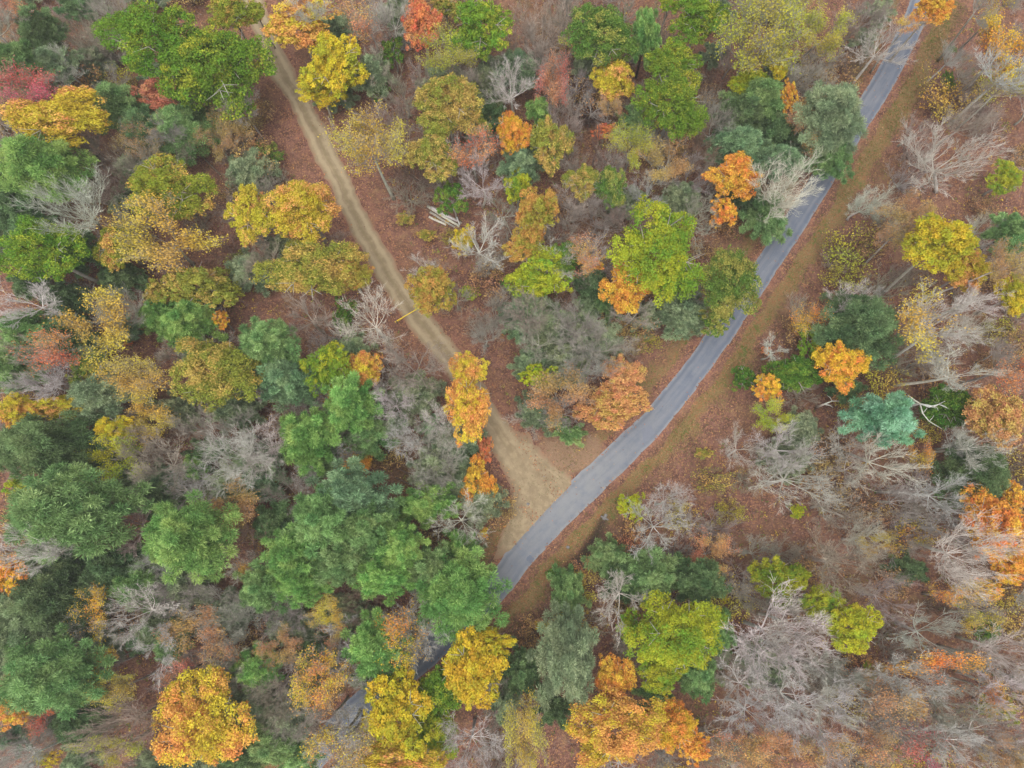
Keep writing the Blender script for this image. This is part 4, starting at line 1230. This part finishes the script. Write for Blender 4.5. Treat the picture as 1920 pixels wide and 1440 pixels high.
('P',300,1436,50,30,'pgrey',dict(h=6)),
('P',700,1216,50,50,'pbright',dict(h=12,ref='the lower road pine',label='bright green pine left of the lane where it shows again near the bottom')),
('P',715,1272,44,30,'pgrey',dict(h=7)),
('S',614,1146,34,30,'syellow',dict(h=8)),
('B',682,1130,44,42,'brown',dict(h=8)),
('S',526,1210,38,34,'tan',dict(h=8)),
('F',614,1192,36,28,'rust',dict(h=7)),
('S',606,1270,48,54,'oyellow',dict(h=10,ref='the yellow and orange twiggy tree',label='yellow and orange twiggy tree left of the lower road pine')),
('B',650,1250,44,44,'white',dict(h=10)),
('F',772,1182,54,54,'gold',dict(h=10)),
('B',790,1190,52,58,'white',dict(h=11)),
('L',888,1256,60,74,'yellow',dict(h=12,ref='the yellow road tree',label='tall yellow tree right of the lane near the bottom centre')),
('L',915,1204,50,28,'yellow',dict(h=10)),
('L',826,1296,46,50,'green',dict(h=9)),
('L',744,1340,66,74,'yellow',dict(h=13,ref='the yellow bottom tree',label='yellow tree at the bottom edge right of the lane')),
('L',745,1422,84,40,'yorange',dict(h=12)),
('L',815,1375,44,50,'ygreen',dict(h=8)),
('F',645,1375,62,50,'oyellow',dict(h=11)),
('B',640,1392,54,42,'white',dict(h=12)),
('B',882,1396,60,54,'white',dict(h=12)),
('P',540,1345,44,36,'pgrey',dict(h=6)),
('P',510,1395,52,40,'pgreen',dict(h=7)),
('P',565,1300,34,30,'pdark',dict(h=5)),
('P',470,1330,44,40,'pgrey',dict(h=6)),
('B',512,1312,44,44,'mauve',dict(h=8)),
('B',560,1350,44,36,'grey',dict(h=8)),
('P',950,1320,30,34,'pgrey',dict(h=6)),
('P',560,1420,40,30,'pgreen',dict(h=6)),
('B',690,1292,52,42,'grey',dict(h=11)),
('B',1545,1255,56,44,'white',dict(h=9)),
('B',1480,1310,60,52,'white',dict(h=11)),
('B',1700,1268,64,46,'white',dict(h=9)),
('B',1835,1232,52,40,'grey',dict(h=9)),
('B',1570,1325,52,50,'white',dict(h=12)),
('B',1690,1362,60,46,'grey',dict(h=10)),
('B',1800,1400,64,44,'white',dict(h=12)),
('B',1890,1300,56,44,'white',dict(h=11)),
('B',1410,1340,56,46,'white',dict(h=10)),
('F',1640,1280,46,36,'tan',dict(h=7)),
('F',1540,1400,50,36,'rust',dict(h=8)),
('S',1880,1410,50,36,'tan',dict(h=8)),
('B',1690,940,56,44,'grey',dict(h=8)),
('B',1600,880,50,42,'grey',dict(h=8)),
('B',1560,950,52,40,'grey',dict(h=6)),
('B',1660,1120,52,44,'grey',dict(h=6)),
('B',1770,990,50,40,'grey',dict(h=9)),
('B',1420,1040,46,36,'grey',dict(h=5)),
('F',1830,1150,44,34,'syellow',dict(h=7)),
('S',1640,1020,40,26,'syellow',dict(h=3.5)),
('B',618,1345,46,44,'grey',dict(h=10)),
('P',735,1290,36,30,'pgrey',dict(h=9)),
('B',330,1118,48,40,'grey',dict(h=8)),
('B',402,1132,50,42,'grey',dict(h=8)),
('B',452,1168,46,42,'grey',dict(h=7)),
('B',560,1168,48,40,'grey',dict(h=7)),
('B',640,1190,44,38,'white',dict(h=8)),
('P',345,1098,50,40,'pgrey',dict(h=5)),
('P',425,1150,46,38,'pgrey',dict(h=4.5)),
('P',545,1180,44,36,'pgrey',dict(h=4.5)),
('P',655,1150,44,36,'pgrey',dict(h=4.5)),
('P',590,1230,40,34,'pdark',dict(h=4.5)),
('B',440,1255,46,40,'grey',dict(h=8)),
('P',410,1275,42,34,'pgrey',dict(h=4.5)),
('B',535,1262,44,40,'grey',dict(h=8)),
('P',300,1180,44,38,'pgrey',dict(h=4.5)),
('P',430,905,44,36,'pgrey',dict(h=4.5)),
('P',300,930,46,36,'pdark',dict(h=5)),
('P',520,985,44,40,'pdark',dict(h=5)),
('P',255,905,44,30,'pgrey',dict(h=5)),
('B',340,930,44,38,'grey',dict(h=7)),
('P',330,770,40,30,'pgrey',dict(h=4.5)),
('P',440,770,44,34,'pgrey',dict(h=4.5)),
('B',240,400,40,34,'grey',dict(h=7)),
('P',255,320,40,30,'pgrey',dict(h=4)),
('B',265,310,40,34,'grey',dict(h=7)),
('P',120,560,44,30,'pdark',dict(h=4.5)),
('P',225,520,40,28,'pdark',dict(h=4.5)),
('B',1440,1232,68,61,'white',dict(h=12)),
('B',1484,1172,66,59,'white',dict(h=12)),
('B',1012,112,46,41,'grey',dict(h=7)),
('B',1082,152,40,36,'grey',dict(h=6)),
('B',1112,196,42,37,'grey',dict(h=6)),
('B',1062,236,40,36,'mauve',dict(h=6)),
('B',1232,268,40,36,'grey',dict(h=6)),
('B',1292,334,44,39,'grey',dict(h=7)),
('B',1338,240,42,37,'grey',dict(h=6)),
('B',1212,366,42,37,'white',dict(h=7)),
('B',1082,384,44,39,'grey',dict(h=7)),
('B',1182,420,44,39,'mauve',dict(h=7)),
('B',1152,300,38,34,'grey',dict(h=6)),
('B',940,396,40,36,'grey',dict(h=6)),
('B',866,150,40,36,'grey',dict(h=6)),
('B',762,252,42,37,'mauve',dict(h=6)),
('B',1236,318,40,36,'white',dict(h=8)),
('B',1560,190,44,39,'grey',dict(h=6)),
('B',1500,140,42,37,'grey',dict(h=6)),
]
for e in CAT: put_tree(*e[:6], **(e[6] if len(e) > 6 else {}))
# ------------------------------------------------------------------ undergrowth shrubs and young conifers in the gaps
cov = [(t['x'], t['y'], t['r']) for t in TREES]
OPEN = [(600, 250, 90, 60), (540, 260, 30, 120), (790, 420, 90, 60), (745, 905, 75, 50), (960, 720, 60, 100), (1090, 880, 90, 60), (430, 480, 40, 50), (450, 570, 50, 60),
        (1330, 880, 70, 60), (1420, 1000, 70, 50), (1230, 800, 60, 60), (1740, 1130, 50, 60), (265, 640, 30, 40), (520, 560, 30, 80), (860, 600, 60, 40)]
g = np.random.default_rng(42)
done = []
tries = 0
while len(done) < 410 and tries < 60000:
    tries += 1
    x, y = g.uniform(-25, 1945), g.uniform(-45, 1465)
    w = at(x, y, 0)
    dr = dist_to(ROAD, [(w.x, w.y)]); dd = dist_to(DIRT, [(w.x, w.y)])
    if dr[0][0] < (8.5 if dr[1][0] > 0 else 5.0) or dd[0][0] < 5.0: continue
    if any(((x - a) / c) ** 2 + ((y - b) / d_) ** 2 < 1 for a, b, c, d_ in OPEN): continue
    if any(math.hypot(x - a, y - b) < .52 * r for a, b, r in cov): continue
    if any(math.hypot(x - a, y - b) < 24 for a, b in done): continue
    done.append((x, y))
    u = g.random(); rr = g.uniform(24, 44); tall = None
    rightside = dr[1][0] > 0
    if rightside: k, p, tall = ('B', 'grey', 5.5) if u < .25 else ('B', 'white', 6) if u < .4 else ('W', 'mauve', None) if u < .58 else ('W', 'grey', None) if u < .68 else ('V', 'tan', None) if u < .86 else ('V', 'syellow', None)
    elif x < 1000 and y > 560: k, p, tall = ('C', 'pgrey', 4) if u < .25 else ('C', 'pblue', 4) if u < .36 else ('B', 'grey', 6) if u < .66 else ('B', 'white', 7) if u < .76 else ('W', 'grey', None) if u < .9 else ('V', 'tan', None)
    else: k, p, tall = ('C', 'pgrey', None) if u < .2 else ('B', 'grey', 5) if u < .40 else ('B', 'mauve', 5.5) if u < .55 else ('W', 'mauve', None) if u < .7 else ('W', 'grey', None) if u < .82 else ('V', 'tan', None)
    put_tree(k, round(x), round(y), rr, rr * g.uniform(.8, 1.1), p, **(dict(h=tall) if tall else {}))

# ------------------------------------------------------------------ fallen leaves (one uncountable layer)
def scatter_px(n, fx):
    out_ = []
    while sum(len(o) for o in out_) < n:
        m_ = 60000
        x = g.uniform(-100, 100, m_); y = g.uniform(-45, 105, m_)
        p_ = np.stack([x, y], 1)
        k = g.random(m_) < fx(p_)
        out_.append(p_[k])
    return np.concatenate(out_)[:n]
def leaf_density(p_):
    a = dist_to(ROAD, p_)[0] - ROAD_W / 2; b = dist_to(DIRT, p_)[0] - DIRT_W / 2
    v = .30 + .5 * np.exp(-np.maximum(a, 0) / 1.2) + .45 * np.exp(-np.maximum(b, 0) / 2.2)
    v = np.where(a < 0, .30 * (1 - sm(-a, .0, .6)) + .03, v); v = np.where(b < 0, .14 * (1 - sm(-b, .1, .9)) + .006, v)
    return v * (.6 + .4 * wob(p_[:, 0], p_[:, 1], .8))
p_ = scatter_px(62000, leaf_density)
zz = ground_z(p_)
a_ = dist_to(ROAD, p_)[0] - ROAD_W / 2; b_ = dist_to(DIRT, p_)[0] - DIRT_W / 2
zz = np.where((a_ < .25) | (b_ < 1.6), np.maximum(zz, .105), zz + .03)
pos = np.column_stack([p_, zz]); n = len(pos)
nrm = unit(g.normal(size=(n, 3)) * .3 + np.array([0, 0, 1]))
tones = np.array([srgb(c) for c in [(150, 108, 88), (178, 132, 100), (130, 92, 78), (192, 154, 108), (204, 176, 108), (114, 84, 74), (186, 122, 88), (160, 136, 114)]])
near = np.minimum(a_, b_) < 2.5
ti = np.where(near, g.choice([0, 1, 1, 6, 2, 3, 0], n), g.choice(8, n, p=[.2, .14, .18, .12, .08, .14, .06, .08]))
col = tones[ti] * g.uniform(.7, 1.15, (n, 1)) * .72
tag(obj('fallen_leaves', mesh_np('fallen_leaves', leaf_quads(pos, nrm, g.uniform(.07, .17, n), g), 4, M_TONE, col, 'tone')), 'loose rust and tan leaves lying over the forest floor', None, None, 'stuff')

# ------------------------------------------------------------------ grass along the verges
def grass_density(p_):
    d_, s_, _ = dist_to(ROAD, p_); a = d_ - ROAD_W / 2
    v = sm(a, .5, 1.6) * (1 - sm(a, 3.5, 8.0)) * np.where(s_ > 0, 1, .35)
    return v * np.clip(.45 + .8 * wob(p_[:, 0], p_[:, 1], .9, 1.0), 0, 1)
p_ = scatter_px(26000, grass_density)
n = len(p_); zz = ground_z(p_)
d_ = unit(np.column_stack([g.normal(size=(n, 2)) * .8, np.full(n, 1.0)])); L = g.uniform(.15, .42, (n, 1)); sd = unit(np.cross(d_, g.normal(size=(n, 3)))) * .045
b0 = np.column_stack([p_, zz])
q = np.stack([b0 - sd, b0 + sd, b0 + d_ * L], 1)
tones = np.array([srgb(c) for c in [(96, 110, 52), (122, 122, 66), (150, 134, 88), (86, 118, 48), (166, 146, 100)]])
tag(obj('grass', mesh_np('grass', q, 3, M_TONE, tones[g.integers(0, 5, n)] * g.uniform(.5, .85, (n, 1)), 'tone')), 'thin olive grass along the verges of the lane', None, None, 'stuff')

# ------------------------------------------------------------------ undergrowth: seedlings, stalks and dead twigs
def brush_density(p_):
    d_, s_, _ = dist_to(ROAD, p_); a = d_ - ROAD_W / 2; b = dist_to(DIRT, p_)[0] - DIRT_W / 2
    return sm(a, np.where(s_ > 0, 5.0, 1.5), 10) * sm(b, 1.5, 5.0) * np.clip(.4 + .7 * wob(p_[:, 0], p_[:, 1], .7, 2.0), .05, 1)
p_ = scatter_px(15000, brush_density); n0 = len(p_)
zz = ground_z(p_); K = 8
b0 = np.repeat(np.column_stack([p_, zz]), K, 0) + np.column_stack([g.normal(0, .12, (n0 * K, 2)), np.zeros(n0 * K)])
n = len(b0)
d_ = unit(np.column_stack([g.normal(size=(n, 2)), g.uniform(.4, 1.4, n)])); L = np.repeat(g.uniform(.3, 1.3, n0), K)[:, None] * g.uniform(.5, 1.1, (n, 1))
sd = unit(np.cross(d_, g.normal(size=(n, 3)))) * g.uniform(.015, .04, (n, 1))
q = np.stack([b0 - sd, b0 + sd, b0 + d_ * L], 1)
tones = np.array([srgb(c) for c in [(150, 124, 116), (120, 98, 86), (164, 144, 134), (134, 116, 84), (108, 96, 74)]])
tn = np.repeat(tones[g.integers(0, 5, n0)] * g.uniform(.75, 1.1, (n0, 1)), K, 0)
tag(obj('undergrowth', mesh_np('undergrowth', q, 3, M_TONE, tn, 'tone')), 'brown dead stalks and twigs between the trees', None, None, 'stuff')

p_ = scatter_px(6500, brush_density); n0 = len(p_); K = 7
pos = np.repeat(np.column_stack([p_, ground_z(p_) + .25]), K, 0) + g.normal(size=(n0 * K, 3)) * np.array([.28, .28, .12]); n = len(pos)
tones = np.array([srgb(c) for c in [(120, 132, 58), (186, 160, 66), (150, 140, 66), (92, 112, 52), (180, 132, 74)]])
tn = np.repeat(tones[g.choice(5, n0, p=[.2, .3, .2, .15, .15])], K, 0) * g.uniform(.7, 1.1, (n, 1))
tag(obj('low_weeds', mesh_np('low_weeds', leaf_quads(pos, unit(g.normal(size=(n, 3)) * .5 + np.array([0, 0, 1])), g.uniform(.06, .15, n), g), 4, M_TONE, tn, 'tone')), 'low yellowing weeds and seedlings on the forest floor', None, None, 'stuff')

# ------------------------------------------------------------------ yellow bar gate across the track
M_YEL = plain_material('gate_yellow', (.72, .52, .03), .12, 3.0, .5)
M_POST = plain_material('gate_post', (.16, .14, .10), .25, 5.0, .8)
A, B = at(744, 606, .0), at(790, 579, .0)
gate = tag(obj('bar_gate', None), 'yellow steel bar gate closing off the dirt track', 'gate')
gate.location = (A.x, A.y, gz(A)); rel = B - A; rel.z = 0
T = Tubes(); T.line([Vector((0, 0, 1.0)) - rel * .04, rel * .5 + Vector((0, 0, 1.03)), rel * 1.03 + Vector((0, 0, 1.0))], [.085, .08, .075], 8)
obj('bar', T.mesh('bar', M_YEL), gate)
T = Tubes(); T.line([(0, 0, .3), rel * .42 + Vector((0, 0, .98))], [.035, .035], 6); obj('brace', T.mesh('brace', M_YEL), gate)
pm = Tubes(); pm.line([(0, 0, -.2), (0, 0, 1.12)], [.1, .1], 8); pm = pm.mesh('post', M_POST)
for k in (0.02, .98):
    o = obj('post', pm, gate); o.location = rel * k + Vector((0, 0, .0))

# ------------------------------------------------------------------ logs
def log(px0, px1, rad, tone, label, z=0.0, group='felled logs', name='log'):
    a, b = at(*px0), at(*px1)
    m_ = (a + b) / 2
    L_ = (b - a)
    T = Tubes(); n = 5; pts = []; rr = []
    for i in range(n):
        t = i / (n - 1) - .5
        pts.append(Vector((L_.x * t, L_.y * t, 0)) + Vector((random.uniform(-.05, .05), random.uniform(-.05, .05), 0)))
        rr.append(rad * (1.08 - .2 * (t + .5)))
    T.line(pts, rr, 9)
    root_ = obj(name, None); root_.location = (m_.x, m_.y, gz(m_) + rad * .85 + z)
    tag(root_, label, 'log', group)
    o = obj('bark', T.mesh('bark', M_BARK, True), root_); tint(o, BARK[tone][0], k=KBARK)
    for s, i in ((-1, 0), (1, n - 1)):
        c = Tubes(); u_ = L_.normalized() * .02 * s
        c.line([pts[i], pts[i] + u_], [rr[i] * .86, rr[i] * .86], 9)
        e = obj('cut_end', c.mesh('cut_end', M_BARK), root_); tint(e, (206, 180, 140), k=KBARK)
    return root_
log((801, 386), (862, 424), .24, 'white', 'longest pale grey log on the pile behind the small deep green tree', .0)
log((808, 390), (858, 416), .22, 'white', 'pale log lying along the upper side of the pile', .36)
log((812, 388), (866, 418), .20, 'grey', 'grey log on the far side of the pile, highest in the photo', .0)
log((804, 405), (836, 420), .20, 'white', 'short pale log lying apart at the lower left of the pile', .0)
log((806, 397), (852, 425), .20, 'grey', 'grey log along the lower side of the pile', .0)
log((851, 392), (862, 424), .15, 'white', 'thin pale log leaning across the right end of the pile', .45)
log((944, 408), (960, 442), .10, 'grey', 'thin grey log lying steeply left of the tall orange-olive tree', .0, 'fallen logs')
log((950, 437), (954, 462), .09, 'grey', 'short thin log below another near the pale bare tree, centre', .0, 'fallen logs')
log((377, 290), (415, 331), .16, 'dark', 'dark fallen log in the leaf-covered gap left of the lone green bush', .0, 'fallen logs')
log((1602, 1001), (1676, 972), .14, 'dark', 'dark fallen log on the open floor right of the wide bare tree, longer', .0, 'fallen logs')
log((1612, 1003), (1650, 985), .12, 'brown', 'brown fallen log lying beside a longer dark one, right half', .0, 'fallen logs')
log((744, 877), (780, 896), .11, 'dark', 'upper of two dark thin logs in the clearing above the pines', .0, 'fallen logs')
log((742, 895), (784, 916), .11, 'dark', 'lower of two dark thin logs in the clearing above the pines', .0, 'fallen logs')
log((757, 268), (766, 322), .15, 'dark', 'dark upright-lying log right of the pale yellow dome tree', .0, 'fallen logs')
log((744, 312), (802, 350), .13, 'dark', 'long dark log lying above the log pile', .0, 'fallen logs')
log((790, 350), (808, 378), .11, 'brown', 'short brown log just above the log pile', .0, 'fallen logs')

# ------------------------------------------------------------------ dead snag with twisted arms
def snag(base_px, top_px, h_, arms, label):
    f = at(*base_px); f.z = gz(f); c = at(top_px[0], top_px[1], h_)
    root_ = tag(obj('dead_snag', None), label, 'dead tree'); root_.location = f
    rel = c - f
    T = Tubes(); T.line([(0, 0, -.1), rel * .5 + Vector((.2, .1, 0)), rel], [.26, .2, .13], 7)
    o = obj('trunk', T.mesh('trunk', M_BARK), root_); tint(o, BARK['white'][0], k=KBARK)
    for pts in arms:
        T = Tubes(); q = [rel] + [at(x, y, h_ + dz) - f for x, y, dz in pts]
        T.line(q, [.12 * (1 - .75 * i / (len(q) - 1)) for i in range(len(q))], 6)
        for i in range(1, len(q) - 1):
            e = q[i] + Vector((random.uniform(-1, 1), random.uniform(-1, 1), random.uniform(0, .6)))
            T.line([q[i], q[i].lerp(e, .5) + Vector((.1, .05, .1)), e], [.05, .035, .015], 5)
        o = obj('arm', T.mesh('arm', M_BARK), root_); tint(o, BARK['white'][0], k=KBARK)
snag((1690, 765), (1725, 757), 8, [[(1712, 748, .3), (1702, 740, .6)], [(1742, 763, .3), (1760, 758, .6), (1778, 766, .7)], [(1730, 775, .2), (1742, 790, .1), (1766, 804, 0)], [(1752, 762, .4), (1772, 752, .9)]], 'white dead snag with twisted arms right of the teal pine')
snag((1528, 765), (1545, 758), 4, [[(1560, 752, .3), (1574, 752, .5)], [(1556, 760, .2), (1562, 764, .2)]], 'small pale dead snag leaning right, above the grey green young pine')

# ------------------------------------------------------------------ culvert and stones
M_CONC = plain_material('concrete', srgb((112, 110, 108)), .2, 3.0, .9)
M_HOLE_SHADE = plain_material('culvert_shade', (.02, .02, .02), .1, 3.0, .9)  # near-black colour painted in for the shade inside the pipe
cp = at(1132, 974); cu = tag(obj('culvert', None), 'small concrete culvert mouth at the head of the ditch below the lane', 'culvert'); cu.location = (cp.x, cp.y, gz(cp))
def box_mesh(name, sx, sy, sz, mat, bev=.03):
    import bmesh
    bm = bmesh.new(); bmesh.ops.create_cube(bm, size=1.0)
    for v in bm.verts: v.co = Vector((v.co.x * sx, v.co.y * sy, (v.co.z + .5) * sz))
    bmesh.ops.bevel(bm, geom=bm.edges[:], offset=bev, segments=1, affect='EDGES')
    me_ = bpy.data.meshes.new(name); bm.to_mesh(me_); bm.free(); me_.materials.append(mat); return me_
dirv = (DITCH[3] - DITCH[0]); an = math.atan2(dirv[1], dirv[0]); cu.rotation_euler = (0, 0, an + math.pi / 2)
hw = obj('headwall', box_mesh('headwall', 1.3, .22, .75, M_CONC), cu); hw.location = (0, .25, 0)
T = Tubes(); T.line([(0, -.05, .34), (0, .9, .36)], [.27, .27], 14, cap=False); obj('pipe', T.mesh('pipe', M_CONC), cu)
T = Tubes(); T.line([(0, .125, .34), (0, .133, .34)], [.22, .22], 14); obj('mouth', T.mesh('mouth', M_HOLE_SHADE), cu)  # flat disc closing the pipe, its darkness is painted shade
wt_ = at(1112, 1018)
import bmesh
def stone(px, r_, label):
    p0 = at(*px); bm = bmesh.new(); bmesh.ops.create_icosphere(bm, subdivisions=2, radius=r_)
    for v in bm.verts: v.co = Vector((v.co.x * 1.2, v.co.y, v.co.z * .6)) * (1 + random.uniform(-.16, .16))
    me_ = bpy.data.meshes.new('stone'); bm.to_mesh(me_); bm.free(); me_.materials.append(M_CONC)
    o = obj('stone', me_); o.location = (p0.x, p0.y, max(gz(p0), .02 if px[0] < 1020 else -9) + r_ * .3); tag(o, label, 'stone', 'loose stones')
stone((990, 945), .22, 'pale stone lying on the dirt at the mouth of the track')
stone((1065, 1026), .24, 'pale stone lying in the grass verge below the junction')
stone((1020, 893), .12, 'small stone on the bare soil by the junction')

# ------------------------------------------------------------------ thin haze volume, added to lift dark gaps and flatten contrast
m, nt, out = new_mat('added_haze')
pv = N(nt, 'ShaderNodeVolumePrincipled')
pv.inputs['Color'].default_value = (.93, .95, .97, 1)
pv.inputs['Density'].default_value = 0.0003
pv.inputs['Anisotropy'].default_value = 0.1
nt.links.new(pv.outputs[0], out.inputs['Volume'])
bm = bmesh.new(); bmesh.ops.create_cube(bm, size=1.0)
me_ = bpy.data.meshes.new('haze'); bm.to_mesh(me_); bm.free(); me_.materials.append(m)
hz = tag(obj('haze', me_), 'thin grey haze added over the whole forest to soften its contrast', None, None, 'stuff')
hz.scale = (5200, 5200, 115); hz.location = (0, 0, 53.5)
# ------------------------------------------------------------------ labels: by look, then by the nearest thing one can find
REFS = [t for t in TREES if t['ref']] + [dict(x=768, y=592, ref='the yellow gate', o=None), dict(x=832, y=405, ref='the log pile', o=None), dict(x=1000, y=930, ref='the track junction', o=None), dict(x=1130, y=978, ref='the culvert', o=None)]
used = {t['label'] for t in TREES if t['label']}
def where(t, q):
    dx, dy = t['x'] - q['x'], t['y'] - q['y']
    a = math.degrees(math.atan2(-dy, dx)) % 360
    return ['right of', 'above right of', 'above', 'above left of', 'left of', 'below left of', 'below', 'below right of'][int((a + 22.5) // 45) % 8]
def dist(t, q): return math.hypot(t['x'] - q['x'], t['y'] - q['y'])
for t in TREES:
    if t['label']: continue
    near_ = sorted((q for q in REFS if q['o'] is not t['o'] or q['o'] is None), key=lambda q: dist(t, q))
    opts = [f"{t['what']} {where(t, q)} {q['ref']}" for q in near_[:3]]
    opts += [f"{t['what']} {where(t, near_[0])} {near_[0]['ref']} and {where(t, q)} {q['ref'].replace('the ', '', 1)}" for q in near_[1:6]]
    opts += [f"{t['what']} {where(t, near_[1])} {near_[1]['ref']} and {where(t, q)} {q['ref'].replace('the ', '', 1)}" for q in near_[2:9]]
    same = [u for u in TREES if u is not t and u['what'] == t['what']]
    def ok(i, s):
        if s in used or len(s.split()) > 16: return False
        if i > 2: return True
        q = near_[i]      # nothing of the same look lies the same way and about as near
        return not any(where(u, q) == where(t, q) and dist(u, q) < dist(t, q) * 1.6 + 20 for u in same)
    lab = next((s for i, s in enumerate(opts) if ok(i, s)), None) or next((s for s in opts if s not in used), opts[-1])
    t['label'] = lab; used.add(lab)
for t in TREES: t['o']['label'] = t['label']
